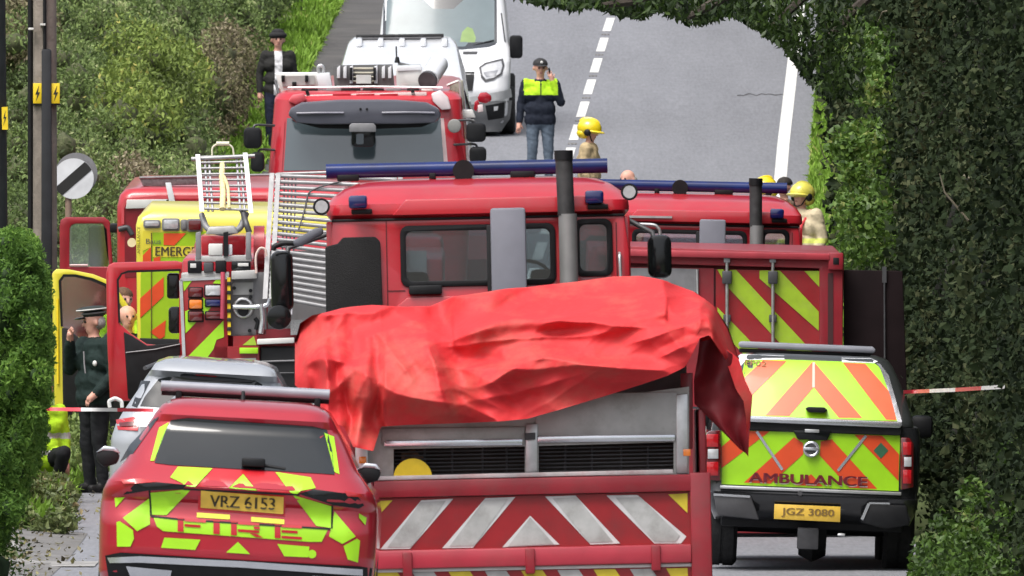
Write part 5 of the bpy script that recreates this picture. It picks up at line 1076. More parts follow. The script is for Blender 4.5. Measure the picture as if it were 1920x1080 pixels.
lad = v.S('ladder_end', [(624, 122), (736, 120), (740, 164), (628, 166)], .9, .95, mat('grey_tray', (.16, .16, .16), .6, .3), None)
for px in (632, 644, 656, 702, 716, 728): v.S('ladder_rail', [(px, 122 + abs(px - 680) * .1), (px + 6, 122), (px + 6, 146 if abs(px - 680) > 35 else 156), (px, 146 if abs(px - 680) > 35 else 156)], .8, .9, WHITE, lad, (), .004)
for k in range(4): v.T('ladder_rung', [(660, 128 + k * 8, .84), (702, 128 + k * 8, .84)], .014, mat('dull_brass', (.42, .40, .33), .5, .4), lad)
v.S('ladder_foot', [(668, 140), (696, 140), (696, 156), (668, 156)], .78, .82, OFFW, lad); v.B('ladder_latch', 656, 661, 126, 150, .76, .82, BLK, lad, .003); v.B('ladder_latch', 700, 705, 126, 150, .76, .82, BLK, lad, .003)
v.S('equipment_box', [(742, 128), (790, 126), (796, 162), (744, 164)], .8, 1.3, OFFW, None, (), .01); v.S('box_lid', [(744, 124), (788, 122), (790, 131), (745, 133)], .78, 1.32, WHITE, None, (), .006)
c = v.L(804, 148, .7); c2 = v.L(822, 120, .9); sp = cyl('white_cylinder', (c[0], .6, c[1]), (c2[0], 1.1, c2[1]), .125, WHITE, rt, None, 18); cyl('cylinder_cap', (c[0] - .02, .56, c[1] - .02), (c[0], .62, c[1]), .12, DKG, sp, None, 18)
for a, b, m_ in ((565, 596, BLK), (612, 640, GREY), (640, 676, BLK), (680, 720, BLK), (724, 752, GREY), (763, 786, BLK), (790, 812, OFFW)): v.B('roof_module', a, b, 166, 174, .55, .8, m_, None, .01)
v.S('bar_foot', [(572, 168), (578, 168), (584, 188), (578, 188)], .3, .4, BLK); v.S('bar_foot', [(770, 168), (776, 168), (782, 186), (774, 186)], .3, .4, BLK)
v.T('side_frame', [(838, 160, .8), (862, 150, .8), (866, 200, .8), (848, 208, .8)], .02, ALUD, None, 6, .2); v.S('side_tray', [(842, 156), (868, 150), (870, 206), (850, 200)], .9, 1.2, mat('khaki_kit', (.30, .29, .24), .8, var=.3, vs=20), None, (), .01); v.S('side_window_box', [(846, 206), (886, 206), (892, 220), (850, 222)], .5, .8, OFFW, None, (), .01)
for s in (-1, 1):
    for y in (1.3, 5.6): wheel(rt, s * 1.0, y, .5, .3)

# ---------------------------------------------------------------- red hatchback side peeping out beside that engine
v = Veh('red_car', 'sliver of a red car with red mirror beside the engine facing the camera', 'car', 838, 241)
rt = v.root
bd = Body([(.3, .80, .2, 4.0, .2), (.6, .88, .0, 4.1, .25), (.9, .88, .1, 4.0, .25), (1.05, .84, .8, 3.9, .22), (1.4, .62, 1.7, 3.6, .2), (1.5, .5, 2.1, 3.3, .2)], .05); bd.build('body', REDC, rt, .06)
mi = v.S('door_mirror', [(895, 182), (900, 173), (912, 172), (921, 178), (922, 188), (912, 193), (898, 191)], .9, 1.0, REDC, None, (), .02); v.S('mirror_stalk', [(890, 190), (896, 186), (900, 196), (893, 208), (888, 204)], .92, 1.0, REDC, mi, (), .006); v.S('mirror_base', [(896, 196), (905, 195), (906, 208), (896, 210)], .9, .98, mat('pinkish_white', (.75, .65, .66), .4), mi, (), .006)
v.S('headlamp', [(868, 330), (900, 330), (900, 352), (868, 352)], -.02, .1, LCLR)
for s in (-1, 1):
    for y in (.8, 3.2): wheel(rt, s * .76, y, .31, .2)

# ---------------------------------------------------------------- white high-roof van behind it
v = Veh('white_van', 'white high-roofed van with roof bar and aerial behind the fire engine', 'van', 750, 249)
rt = v.root; zr = v.L(750, 166)[1]
bd = Body([(.4, .95, .1, 5.6, .15), (1.0, .98, .0, 5.7, .2), (zr - 1.0, .97, .05, 5.7, .2), (zr - .35, .90, .15, 5.7, .2), (zr - .06, .86, .2, 5.7, .2), (zr, .85, .35, 5.7, .2), (zr + .13, .81, 1.5, 5.7, .2), (zr + .26, .77, 3.0, 5.7, .2), (zr + .37, .73, 4.5, 5.7, .2), (zr + .43, .66, 5.1, 5.65, .15)], .06); bd.build('body', WHITE, rt, .06); yf = bd.yf
for k in range(5): box('roof_rib', (-.58 + k * .29 - .04, -.58 + k * .29 + .04), (4.3, 5.5), (zr + .36, zr + .45), WHITE, rt, .02)
v.T('roof_bar', [(668, 68, 5.2), (832, 66, 5.2)], .03, BLK); v.T('roof_bar', [(672, 72, 5.0), (828, 70, 5.0)], .018, DKG)
for px in (706, 744, 790): v.B('bar_foot', px - 4, px + 4, 66, 76, 5.1, 5.2, BLK)
v.T('aerial', [(744, 115, 1.6), (743, 86, 1.7)], .010, BLK); c = v.L(745, 112, 1.55); cyl('aerial_base', (c[0], 1.5, c[1] - .03), (c[0], 1.5, c[1] + .05), .04, BLK, rt, .02, 12); v.T('roof_strap', [(748, 118, 1.5), (762, 121, 1.4), (774, 124, 1.4)], .02, DKG)
D_ = lambda n_, pts, m_, o_: patch(n_, v.P(pts), yf, o_, m_, rt)
D_('windscreen', [(650, 190), (850, 190), (860, 280), (640, 280)], GLS, -.008); v.S('side_glass', [(868, 170), (872, 168), (892, 235), (890, 250)], .4, .5, GLD)
for s in (-1, 1):
    for y in (.9, 4.5): wheel(rt, s * .86, y, .35, .22)

# ---------------------------------------------------------------- large white van facing the camera
v = Veh('white_van', 'large white van facing the camera at the top of the road, black door mirror', 'van', 832, 282)
rt = v.root
bd = Body([(.20, .90, .10, 5.6, .2), (.34, .97, .0, 5.7, .25), (.7, 1.0, .0, 5.7, .28), (.95, 1.01, .10, 5.7, .28), (1.12, 1.01, .30, 5.7, .26), (1.30, 1.0, .72, 5.7, .22), (1.36, .985, .86, 5.7, .2), (1.9, .93, 1.30, 5.7, .2), (2.12, .90, 1.48, 5.7, .2), (2.3, .86, 1.8, 5.7, .2), (2.45, .76, 2.3, 5.6, .2), (2.5, .6, 2.7, 5.4, .2)], .10); bd.build('body', WHITE, rt, .05); yf = bd.yf
def D(name, pts, m, off=-.006, par=None): return patch(name, v.P(pts), yf, off, m, par or rt)
ws = D('windscreen', [(716, 94), (718, 4), (730, -3), (925, -4), (931, 4), (932, 88), (915, 93), (868, 97)], mat('van_screen_edge', (.03, .035, .04), .1, 0, 1, .1, 3), -.006)
D('screen_glass', [(722, 90), (724, 10), (732, 3), (790, 4), (812, 24), (850, 24), (872, 5), (922, 3), (927, 10), (927, 84), (868, 92)], mat('pale_screen_glass', (.15, .19, .205), .15, 0, .15, .12, 2, spec=.3), -.010, ws)
D('driver_hi_vis', [(862, 84), (866, 66), (876, 56), (886, 60), (892, 76), (890, 86)], mat('hi_vis_behind_glass', (.22, .32, .12), .7), -.013, ws)
v.T('wiper', [(868, 92, .78), (895, 83, .86), (926, 75, .95)], .014, BLK); D('bonnet_vent', [(868, 100), (896, 100), (894, 105), (868, 105)], DKG, -.01)
hl = D('headlamp', [(898, 127), (910, 119), (943, 112), (946, 124), (942, 140), (926, 150), (910, 154), (902, 146)], DKG, -.012); D('lens', [(902, 128), (912, 122), (940, 116), (942, 126), (938, 138), (925, 146), (911, 149), (905, 142)], LCLR, -.018, hl); D('lens', [(906, 136), (934, 132), (930, 141), (912, 145)], mat('lamp_inner', (.3, .31, .33), .2, .5), -.023, hl)
D('headlamp', [(722, 127), (730, 116), (765, 124), (770, 146), (750, 154), (726, 145)], LCLR, -.012); D('grille', [(775, 135), (890, 135), (886, 170), (780, 170)], BLK, -.012)
bp = D('bumper', [(700, 190), (960, 190), (956, 225), (940, 248), (720, 248), (704, 225)], mat('grey_bumper', (.16, .165, .17), .55), -.016); D('fog_recess', [(910, 198), (946, 192), (945, 222), (915, 226)], BLK, -.022, bp); D('fog_lamp', [(926, 200), (934, 199), (933, 207), (926, 208)], LCLR, -.028, bp); D('bumper_top', [(880, 182), (958, 168), (960, 184), (884, 196)], mat('silver_bumper', (.42, .43, .44), .4), -.02, bp)
mi = v.S('door_mirror', rrect(955, 980, 66, 109, 7), 1.0, 1.12, BLK, None, (), .03); v.S('mirror_arm', [(944, 100), (958, 96), (958, 106), (946, 114)], 1.02, 1.1, BLK, mi, (), .01)
for y in (.95, 4.6):
    wheel(rt, .95, y, .36, .26); wheel(rt, -.95, y, .36, .26)
strip('door_gap', v.L(940, 20, 1.6), v.L(952, 118, .7), .02, None, 1.0, DKG, rt)
# ================================================================ PEOPLE
def cap_mesh(bm, p0, r0, p1, r1, seg=10):
    p0, p1 = Vector(p0), Vector(p1)
    for p_, r_ in ((p0, r0), (p1, r1)): bmesh.ops.create_uvsphere(bm, u_segments=seg, v_segments=7, radius=r_, matrix=Matrix.Translation(p_))
    d = p1 - p0
    if d.length > 1e-4:
        q = Vector((0, 0, 1)).rotation_difference(d).to_matrix().to_4x4()
        bmesh.ops.create_cone(bm, cap_ends=True, segments=seg, radius1=r0, radius2=r1, depth=d.length, matrix=Matrix.Translation((p0 + p1) / 2) @ q)
def ellipsoid(name, c, rx, ry, rz, m, parent, zmin=None, seg=18, jit=0, rot=None):
    bm = bmesh.new(); bmesh.ops.create_uvsphere(bm, u_segments=seg, v_segments=seg // 2 + 2, radius=1)
    if zmin is not None:
        bmesh.ops.bisect_plane(bm, geom=list(bm.verts) + list(bm.edges) + list(bm.faces), plane_co=(0, 0, zmin), plane_no=(0, 0, 1), clear_inner=True)
        ed = [e for e in bm.edges if len(e.link_faces) == 1]
        if ed: bmesh.ops.contextual_create(bm, geom=ed)
    for v_ in bm.verts:
        k = 1 + jit * noise.noise(v_.co * 6); q = Vector((v_.co.x * rx * k, v_.co.y * ry * k, v_.co.z * rz * k))
        if rot: q = rot @ q
        v_.co = q + Vector(c)
    return frombm(name, bm, m, parent, True, 50)
HAND = [(-.030, .062, .0072), (-.012, .074, .008), (.008, .078, .008), (.026, .068, .0075)]
def person(label, px, Dp, yaw, mats, R_arm=None, L_arm=None, h=1.78, dz=0, legs='stand', headgear=None, hair=(.05, .035, .025), bulk=1., lean=0, head_turn=0, head_nod=0, x_override=None, gz=None, name='person', group=None):
    """mats: skin, top, legs, shoe and optional yoke / shirt / cuff; one continuous remeshed body, facing -y"""
    X = (px - 960) / F * Dp if x_override is None else x_override
    g = (max(G(Dp), terr(X, Dp)) if gz is None else gz) + dz
    root = thing(name, label, 'person', (X, Dp, g), (0, 0, R(yaw)), group); k = h / 1.78; b = bulk
    lz = lambda z: -lean * max(0, z - .9)           # lean forward
    V3 = lambda x, y, z: (x * k, (y + lz(z)) * k, z * k)
    sh = lambda s: V3(s * .185 * b, 0, 1.44); R_arm = R_arm or [(-.25, .02, 1.16), (-.255, -.06, .92)]; L_arm = L_arm or [(.25, .02, 1.16), (.255, -.06, .92)]
    C = []
    A = lambda z_, p0, r0, p1, r1: C.append((z_, p0, r0 * k, p1, r1 * k))
    A('top', V3(-.115 * b, 0, 1.29), .115 * b, V3(.115 * b, 0, 1.29), .115 * b); A('top', V3(-.14 * b, 0, 1.42), .075 * b, V3(.14 * b, 0, 1.42), .075 * b)
    A('top', V3(-.085 * b, -.01, 1.08), .12 * b, V3(.085 * b, -.01, 1.08), .12 * b); A('top', V3(-.085 * b, 0, .93), .125 * b, V3(.085 * b, 0, .93), .125 * b); A('top', V3(0, 0, .95), .12 * b, V3(0, 0, 1.4), .11 * b)
    A('skin', V3(0, 0, 1.44), .058, V3(0, -.02, 1.58), .055)
    ht = Matrix.Rotation(R(head_turn), 3, 'Z') @ Matrix.Rotation(R(head_nod), 3, 'X'); hc = Vector(V3(0, -.02, 1.66))
    H = lambda x, y, z: tuple(hc + ht @ (Vector((x, y, z)) * k))
    A('skin', H(0, .012, .025), .098, H(0, .0, .02), .096); A('skin', H(0, -.025, -.065), .062, H(0, -.01, 0), .085); A('skin', H(0, -.095, .0), .012, H(0, -.112, -.03), .014); A('skin', H(-.098, .01, .0), .018, H(-.1, .01, -.03), .014); A('skin', H(.098, .01, .0), .018, H(.1, .01, -.03), .014)
    hands = []
    for s, ar in ((-1, R_arm), (1, L_arm)):
        e = V3(*ar[0]); w_ = V3(*ar[1]); A('top', sh(s), .072 * b, e, .056 * b); A('top', e, .056 * b, w_, .042 * b)
        d = (Vector(w_) - Vector(e)).normalized(); p0 = Vector(w_) + d * .03 * k; p1 = Vector(w_) + d * .095 * k
        A('skin', tuple(w_), .03, tuple(p0), .036); A('skin', tuple(p0), .036, tuple(p1), .034); hands.append((p1, d, s))
    if legs == 'stand': K = [((s * .10, .0, .90), (s * .115, -.02, .50), (s * .12, .02, .10), (s * .13, -.11, .045)) for s in (-1, 1)]
    elif legs == 'stride': K = [((-.10, 0, .90), (-.12, -.12, .52), (-.12, -.10, .10), (-.13, -.22, .045)), ((.10, 0, .90), (.11, .06, .50), (.12, .22, .12), (.13, .12, .045))]
    else: K = [((s * .12, .05, .36), (s * .18, -.36, .46), (s * .14, -.10, .09), (s * .14, -.22, .045)) for s in (-1, 1)]
    if legs == 'crouch': C = [(z_, tuple(Vector(a) - Vector((0, 0, .55 * k))), r0, tuple(Vector(c_) - Vector((0, 0, .55 * k))), r1) for z_, a, r0, c_, r1 in C]; hc = hc - Vector((0, 0, .55 * k)); hands = [(a - Vector((0, 0, .55 * k)), d, s) for a, d, s in hands]
    Z3 = lambda p_: tuple(q * k for q in p_)
    for hip, kn, an, toe in K:
        A('legs', Z3(hip), .105, Z3(kn), .072); A('legs', Z3(kn), .072, Z3(an), .054); A('shoe', (an[0] * k, (an[1] + .03) * k, .055 * k), .05, Z3(toe), .042)
    bm = bmesh.new()
    for _, a, r0, c_, r1 in C: cap_mesh(bm, a, r0, c_, r1)
    tm = bpy.data.meshes.new('tmp'); bm.to_mesh(tm); bm.free(); to = bpy.data.objects.new('tmp', tm)
    md = to.modifiers.new('r', 'REMESH'); md.mode = 'VOXEL'; md.voxel_size = .016; md.use_smooth_shade = True
    ms = to.modifiers.new('s', 'SMOOTH'); ms.factor = .5; ms.iterations = 3
    me = evaluated_mesh(to); bpy.data.objects.remove(to); bpy.data.meshes.remove(tm)
    # wrinkles in cloth, zones by nearest limb
    n = len(me.polygons); cen = np.empty(n * 3); me.polygons.foreach_get('center', cen); cen = cen.reshape(-1, 3)
    best = np.full(n, 9e9); zi = np.zeros(n, int); zones = ['skin', 'top', 'legs', 'shoe', 'yoke', 'shirt', 'band']
    for z_, a, r0, c_, r1 in C:
        a = np.array(a); d = np.array(c_) - a; L2 = max((d * d).sum(), 1e-9); t = np.clip(((cen - a) @ d) / L2, 0, 1)
        ds = np.linalg.norm(cen - a - t[:, None] * d, axis=1) - (r0 + (r1 - r0) * t); mk_ = ds < best; best[mk_] = ds[mk_]; zi[mk_] = zones.index(z_)
    off = .55 * k if legs == 'crouch' else 0
    top = zi == 1; zc = cen[:, 2] + off; xc_ = np.abs(cen[:, 0])
    if legs != 'crouch': zi[top & (zc < .86 * k)] = 2
    if 'yoke' in mats: zi[top & (zc > (mats.get('yoke_z', 1.27) * k)) & (xc_ < .235 * k) & ~((cen[:, 1] < 0) & (xc_ < .012 * k)) & ~((zc > 1.47 * k) & (xc_ < .085 * k))] = 4
    if 'shirt' in mats: zi[top & (cen[:, 1] < -.02) & (xc_ < (.055 + .02 * (zc / k < 1.0)) * k)] = 5
    if 'band' in mats:
        for z0_ in mats.get('bands', (1.0, 1.18)): zi[(zi == 1) & (np.abs(zc - z0_ * k) < .028 * k)] = 6
        zi[(zi == 2) & (np.abs(zc - .45 * k) < .03 * k)] = 6
    order = [mats.get(z_, mats['top']) if z_ not in ('skin',) else mats.get('skin', SKIN) for z_ in zones]
    me.materials.clear()
    for m_ in order: me.materials.append(m_)
    EYE = INK; LIP = mat('lip', (.35, .12, .11), .5); me.materials.append(EYE); me.materials.append(LIP)
    me.polygons.foreach_set('material_index', zi.astype(np.int32)); me.polygons.foreach_set('use_smooth', [True] * n)
    nv = len(me.vertices); co = np.empty(nv * 3); no = np.empty(nv * 3); me.vertices.foreach_get('co', co); me.vertices.foreach_get('normal', no); co = co.reshape(-1, 3); no = no.reshape(-1, 3)
    sd_ = random.random() * 50
    f_ = np.array([noise.noise((q[0] * 9 + sd_, q[1] * 9, q[2] * 9)) * .007 + (1 - 2 * abs(noise.noise((q[0] * 7 + sd_, q[1] * 7, q[2] * 16 + q[0] * 8)))) * .007 for q in co]) * (co[:, 2] < 1.45 * k - off)
    me.vertices.foreach_set('co', (co + no * f_[:, None]).ravel()); me.update()
    bm = bmesh.new(); cnt = [0]
    def add(fn, mi):
        n0 = cnt[0]; fn(); fs = list(bm.faces); cnt[0] = len(fs)
        for f in fs[n0:]: f.material_index = mi; f.smooth = True
    for s in (-1, 1): add(lambda: bmesh.ops.create_uvsphere(bm, u_segments=8, v_segments=6, radius=.013 * k, matrix=Matrix.Translation(H(s * .034, -.086, .008)) if legs != 'crouch' else Matrix.Translation(Vector(H(s * .034, -.086, .008)))), 7)
    add(lambda: bmesh.ops.create_uvsphere(bm, u_segments=8, v_segments=6, radius=1, matrix=Matrix.Translation(H(0, -.083, -.062)) @ Matrix.Diagonal((.024 * k, .008 * k, .006 * k, 1))), 8)
    for p1, d, s in hands:
        side = d.cross(Vector((0, 1, 0))).normalized() if abs(d.y) < .9 else Vector((1, 0, 0)); nrm = side.cross(d).normalized()
        for fx, fl, fr in HAND:
            a = p1 + side * fx * k * s; m1 = a + d * fl * .5 * k + nrm * .006 * k; e = a + d * fl * .9 * k + nrm * .026 * k
            add(lambda: cap_mesh(bm, a, fr * 1.1 * k, m1, fr * k, 6), 0); add(lambda: cap_mesh(bm, m1, fr * k, e, fr * .85 * k, 6), 0)
        a = p1 - d * .05 * k - side * .03 * k * s; add(lambda: cap_mesh(bm, a, .011 * k, a + (d * .045 - side * .028 * s + nrm * .01) * k, .009 * k, 6), 0)
    bm.from_mesh(me)
    bm.to_mesh(me); bm.free(); me.name = 'body'; link('body', me, None, root)
    head = lambda x, y, z: H(x, y, z)
    rot = ht
    if headgear in (None, 'short', 'bald_grey'):
        if headgear != 'bald_grey': ellipsoid('hair', H(0, .022, .045), .106 * k, .112 * k, .095 * k, mat('hair_%02d' % int(hair[0] * 100), hair, .8, var=.4, vs=60), root, -.15, 18, .06, rot)
        else:
            ellipsoid('hair', H(0, .045, -.005), .106 * k, .088 * k, .075 * k, mat('grey_hair', (.36, .34, .32), .8, var=.3, vs=60), root, None, 16, .05, rot)
    elif headgear == 'cap':
        cp_ = ellipsoid('cap', H(0, .015, .045), .108 * k, .115 * k, .095 * k, mat('black_cap_cloth', (.02, .02, .022), .8), root, -.05, 18, 0, rot); ellipsoid('peak', H(0, -.115, .045), .075 * k, .065 * k, .012 * k, mat('black_cap_cloth', (.02, .02, .022), .8), cp_, None, 14, 0, rot); ellipsoid('badge', H(0, -.098, .09), .022 * k, .012 * k, .022 * k, OFFW, cp_, None, 10, 0, rot)
    elif headgear == 'flat_cap':
        cp_ = ellipsoid('hat', H(0, .01, .065), .135 * k, .14 * k, .062 * k, mat('black_felt', (.012, .012, .013), .9), root, None, 18, .05, rot); ellipsoid('hat_crown', H(0, .02, .105), .10 * k, .105 * k, .06 * k, mat('black_felt', (.012, .012, .013), .9), cp_, None, 14, .08, rot); ellipsoid('hair', H(0, .045, -.01), .105 * k, .08 * k, .08 * k, mat('hair_dark', (.03, .02, .015), .8), root, None, 14, .05, rot)
    elif headgear == 'police':
        PC = mat('dark_green_cap', (.012, .02, .017), .6)
        cp_ = ellipsoid('cap', H(0, .015, .075), .104 * k, .112 * k, .05 * k, PC, root, None, 18, 0, rot); ellipsoid('cap_top', H(0, -.0, .125), .142 * k, .15 * k, .03 * k, PC, cp_, None, 20, 0, rot)
        tube('cap_piping', [H(.142 * math.cos(a), .15 * math.sin(a), .122) for a in np.linspace(0, 6.283, 25)[:-1]], .007 * k, OFFW, cp_, 6, True); tube('cap_band', [H(.108 * math.cos(a), .015 + .115 * math.sin(a), .085) for a in np.linspace(0, 6.283, 25)[:-1]], .009 * k, GREY, cp_, 6, True); ellipsoid('peak', H(0, -.125, .045), .075 * k, .055 * k, .012 * k, BLKG, cp_, None, 14, 0, rot); ellipsoid('hair', H(0, .05, -.01), .102 * k, .075 * k, .075 * k, mat('grey_hair', (.36, .34, .32), .8), root, None, 14, .05, rot)
    elif headgear in ('helmet', 'helmet_pale'):
        HM = mat('yellow_helmet_shell', (.78, .60, .015), .25, 0, .6, .06, 8) if headgear == 'helmet' else mat('pale_yellow_helmet_shell', (.66, .60, .10), .3, 0, .5, .06, 8)
        hm = ellipsoid('helmet', H(0, .02, .045), .142 * k, .168 * k, .135 * k, HM, root, -.42, 22, 0, rot); ellipsoid('helmet_brim', H(0, -.05, .015), .148 * k, .15 * k, .028 * k, HM, hm, None, 20, 0, rot); ellipsoid('neck_guard', H(0, .09, -.035), .118 * k, .09 * k, .075 * k, HM, hm, None, 16, 0, rot)
        for s in (-1, 1): ellipsoid('ear_disc', H(s * .128, .01, -.01), .03 * k, .05 * k, .05 * k, BLK, hm, None, 12, 0, rot)
        ellipsoid('crest', H(0, .03, .12), .022 * k, .145 * k, .075 * k, HM, hm, None, 14, 0, rot); tube('chin_strap', [H(-.1, -.01, -.02), H(-.06, -.05, -.11), H(0, -.06, -.125), H(.06, -.05, -.11), H(.1, -.01, -.02)], .008 * k, BLK, hm, 6)
    return root, H
cl = lambda n_, c_, r_=.85: mat(n_, c_, r_, 0, 0, .18, 22, bump=.25, bs=70, spec=.2)
NAVY = cl('navy_jacket_cloth', (.014, .018, .03)); JEAN = cl('washed_blue_jeans', (.10, .13, .17)); DJEAN = cl('dark_navy_trousers', (.02, .025, .045)); BLKJ = cl('black_jacket_cloth', (.028, .028, .027)); WSH = cl('white_shirt_cloth', (.70, .70, .72)); HIV = cl('hi_vis_yellow_cloth', (.45, .75, .03)); TAN = cl('tan_tunic_cloth', (.46, .36, .21)); BOOT = cl('black_boots', (.012, .012, .012), .5); GRNJ = cl('dark_green_jacket_cloth', (.014, .026, .024)); BLKT = cl('black_trousers', (.012, .013, .015)); HIVB = cl('lime_reflective_band', (.60, .66, .16)); KHA = cl('pale_tunic_cloth', (.55, .47, .32))
person('man in black jacket, white shirt and black hat standing on the left verge', 521, 278, 6, dict(top=BLKJ, legs=DJEAN, shoe=BOOT, shirt=WSH), R_arm=[(-.27, .03, 1.16), (-.27, -.03, .90)], L_arm=[(.25, .05, 1.16), (.20, -.10, .96)], headgear='flat_cap', h=1.80)
p2, H2 = person('man in navy and hi-vis yellow jacket and black cap phoning on the road', 1013, 269.6, 4, dict(top=NAVY, yoke=HIV, legs=JEAN, shoe=BOOT), R_arm=[(-.27, .03, 1.16), (-.30, -.04, .90)], L_arm=[(.29, -.06, 1.17), (.17, -.12, 1.46)], headgear='cap', head_turn=6, head_nod=8, h=1.82, bulk=1.08)
ph = box('mobile_phone', (-.02, .02), (-.006, .006), (-.07, .07), BLKG, None, .006); ph.location = Vector(p2.location) + Vector((.135, -.13, 1.63)); ph.rotation_euler = (0, R(-18), R(60)); tag(ph, 'black mobile phone held to the ear of the hi-vis man', 'phone')
person('firefighter in yellow helmet and tan tunic on the road, facing right', 1104, 252, 78, dict(top=TAN, legs=TAN, shoe=BOOT, band=HIVB), headgear='helmet', h=1.80, bulk=1.18, head_nod=10)
person('grey-haired man in pale shirt, only his head above the blue light bar', 1178, 240, -40, dict(top=cl('pale_yellow_shirt', (.55, .52, .30)), legs=DJEAN, shoe=BOOT), headgear='bald_grey', h=1.80)
p5, H5 = person('firefighter in pale helmet with red straps standing by the right hedge', 1504, 234, -38, dict(top=KHA, legs=TAN, shoe=BOOT, band=HIVB, bands=(1.02, 1.12)), R_arm=[(-.28, .02, 1.15), (-.20, -.20, 1.05)], L_arm=[(.29, .03, 1.15), (.26, -.08, .92)], headgear='helmet_pale', h=1.84, bulk=1.15, head_nod=-4, head_turn=-8)
STR = mat('red_harness_strap', (.62, .05, .06), .6)
for s in (-1, 1): tube('harness_strap', [(s * .12, .17, 1.30), (s * .12, .02, 1.545), (s * .12, -.17, 1.36), (s * .10, -.20, 1.10)], .02, STR if s > 0 else BLK, p5, 6)
ellipsoid('face_mask', (-.06, -.20, 1.36), .075, .06, .085, BLK, p5, None, 14, .1); tube('waist_belt', [(.21 * math.cos(a), .19 * math.sin(a), .97) for a in np.linspace(0, 6.283, 20)[:-1]], .02, BLK, p5, 6, True); cyl('air_cylinder', (0, .24, .95), (0, .24, 1.42), .075, DKG, p5, None, 14)
person('firefighter in bright yellow helmet stooping beside the second truck cab', 1462, 236.5, -70, dict(top=KHA, legs=TAN, shoe=BOOT, band=HIVB), headgear='helmet', h=1.80, bulk=1.15, lean=.25, head_nod=22)
person('dark-haired person half hidden behind the stooping firefighter', 1471, 239.5, -30, dict(top=cl('brown_jacket', (.10, .07, .05)), legs=DJEAN, shoe=BOOT), h=1.72, hair=(.02, .016, .014))
p7, H7 = person('police officer in dark green jacket and peaked cap behind the open red door', 178, 187, -58, dict(top=GRNJ, legs=BLKT, shoe=BOOT), R_arm=[(-.28, -.12, 1.20), (-.07, -.24, 1.47)], L_arm=[(.30, .05, 1.15), (.24, -.12, .98)], headgear='police', h=1.84, bulk=1.16, head_turn=-18, head_nod=6)
ellipsoid('shoulder_badge', (.20, -.12, 1.30), .03, .02, .03, OFFW, p7, None, 10); tube('radio_lead', [(.05, -.16, 1.42), (.08, -.17, 1.28), (.10, -.17, 1.20)], .008, GREY, p7, 6)
person('bald man seen through the window of the open red door', 238, 191, 20, dict(top=BLKJ, legs=BLKT, shoe=BOOT), headgear='bald_grey', h=1.76)
person('paramedic in lime jacket glimpsed beside the yellow ambulance', 231, 197.6, 30, dict(top=HIV, legs=BLKT, shoe=BOOT, band=ORANGED), h=1.74, hair=(.12, .06, .03))
person('person in lime hi-vis jacket crouching beside the conifer hedge', 76, 184.5, 12, dict(top=HIV, legs=BLKT, shoe=BOOT, band=cl('silver_reflective_band', (.55, .56, .52))), legs='crouch', h=1.70, hair=(.04, .03, .02), lean=.2)

# ================================================================ SIGN, POLES, TAPE
v = Veh('road_sign', 'round white national speed limit sign with black diagonal bar beside the pole', 'road sign', 138, 213, pitch=0)
rt = v.root; c = v.L(138, 335); r_ = .232
prism('sign_face', circ(c[0], c[1], r_, 40), -.06, -.05, mat('sign_white', (.62, .63, .66), .5), rt)
s45 = math.sqrt(.5); hw = .062; bar = []
for a in np.linspace(45 - 15.3, 45 + 15.3, 6): bar.append((c[0] + (r_ - .002) * math.cos(R(a - 4)), c[1] + (r_ - .002) * math.sin(R(a - 4))))
for a in np.linspace(225 - 15.3, 225 + 15.3, 6): bar.append((c[0] + (r_ - .002) * math.cos(R(a - 4)), c[1] + (r_ - .002) * math.sin(R(a - 4))))
prism('black_bar', bar, -.064, -.0602, INK, rt)
prism('sign_backing', circ(c[0] + .03, c[1] + .055, r_ + .01, 40), .05, .06, GREY, rt)
cyl('post', (c[0] - .06, .0, -.3), (c[0] - .06, .0, c[1] + .2), .038, mat('brown_grey_post', (.25, .17, .13), .7), rt, None, 14)
v = Veh('utility_pole', 'wooden utility pole with yellow warning plates and black cable guard', 'utility pole', 85, 207, pitch=0)
rt = v.root; x0 = v.L(85, 300)[0]
cyl('pole', (x0 + .0, 0, -.8), (x0 - .01, 0, 9), .142, WOOD, rt, .118, 20)
v.S('cable_guard', [(78, 92), (96, 92), (98, 640), (77, 640)], -.20, -.12, mat('black_cable_guard', (.012, .014, .018), .7, var=.3), None, (), .02); v.T('conduit', [(57, -400, .05), (57, 640, .02)], .030, BLK); v.T('cable', [(83, -400, -.17), (84, 92, -.17)], .02, BLK)
for a, b in ((62, 78), (96, 112)):
    pl = v.S('warning_plate', [(a, 156), (b, 156), (b, 194), (a, 194)], -.165, -.13, YELP, None, (), .004); m_ = (a + b) / 2; v.S('danger_symbol', [(m_ + 3, 160), (m_ - 4, 177), (m_, 177), (m_ - 3, 190), (m_ + 5, 173), (m_ + 1, 173)], -.169, -.1645, INK, pl)
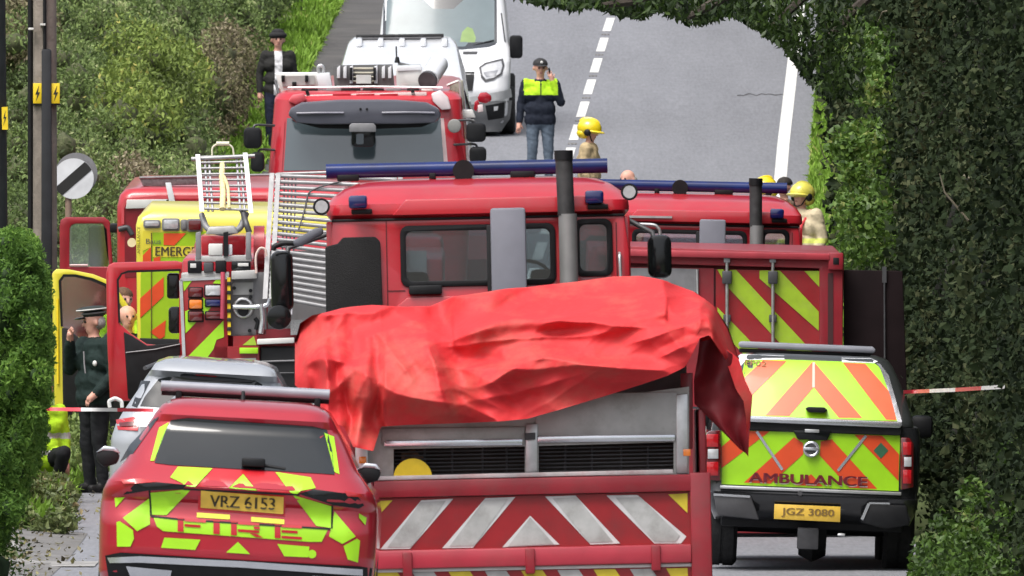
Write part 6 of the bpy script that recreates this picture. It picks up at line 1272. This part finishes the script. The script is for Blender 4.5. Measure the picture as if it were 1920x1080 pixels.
v.B('band', 61, 113, 194, 197, -.16, .1, BLK, None, .002)
for px, py in ((80, 46), (58, 54)): v.B('step_bolt', px - 5, px + 5, py - 2, py + 2, -.24, -.1, OFFW, None, .002)
v = Veh('utility_pole', 'dark tarred pole with a yellow tag at the very left edge', 'utility pole', -10, 197, pitch=0)
rt = v.root; a_ = v.L(-17, 430); b_ = v.L(-27, -300)
cyl('pole', (a_[0], 0, -.8), (b_[0], 0, 9), .21, mat('tarred_wood', (.012, .015, .017), .8, var=.4), rt, .17, 18); v.S('warning_plate', [(3, 201), (14, 200), (15, 243), (4, 243)], -.2, -.12, YELP); v.S('danger_symbol', [(10, 207), (6, 222), (9, 222), (6, 236), (12, 219), (9, 219)], -.204, -.2005, INK)
# police tape: one length across the left, one from the pickup to the right hedge
RT = mat('red_tape', (.62, .03, .05), .4); WT = mat('white_tape', (.72, .70, .70), .4)
def tape_run(label, path, band):
    p0 = W(*path[0]); root = thing('barrier_tape', label, 'barrier tape', p0[:]); N = 90; xs = [q[0] for q in path]; pts = []
    for i in range(N + 1):
        px = xs[0] + (xs[-1] - xs[0]) * i / N; w_ = W(px, float(np.interp(px, xs, [q[1] for q in path])), float(np.interp(px, xs, [q[2] for q in path]))); pts.append(w_ - p0)
    c0 = 0; kx = 0
    while c0 < N:
        c1 = min(N, c0 + band); V = []; Fc = []
        for j, q in enumerate(range(c0, c1 + 1)):
            tw = .018 * math.sin(q * .21); V += [(pts[q].x, pts[q].y - tw, pts[q].z - .016), (pts[q].x, pts[q].y + tw, pts[q].z + .016)]
            if j: Fc.append((2 * j - 2, 2 * j, 2 * j + 1, 2 * j - 1))
        mk('tape_band', V, Fc, RT if kx % 2 == 0 else WT, root, True); c0 = c1; kx += 1
tape_run('red and white tape from the conifer hedge towards the red fire car', [(84, 767, 169), (275, 769, 169), (640, 776, 169)], 11)
tape_run('red and white tape stretched from the pickup to the right hedge', [(1694, 735, 166), (1790, 731, 156), (1884, 725, 146)], 23)
bpy.data.scenes.remove(_TS)
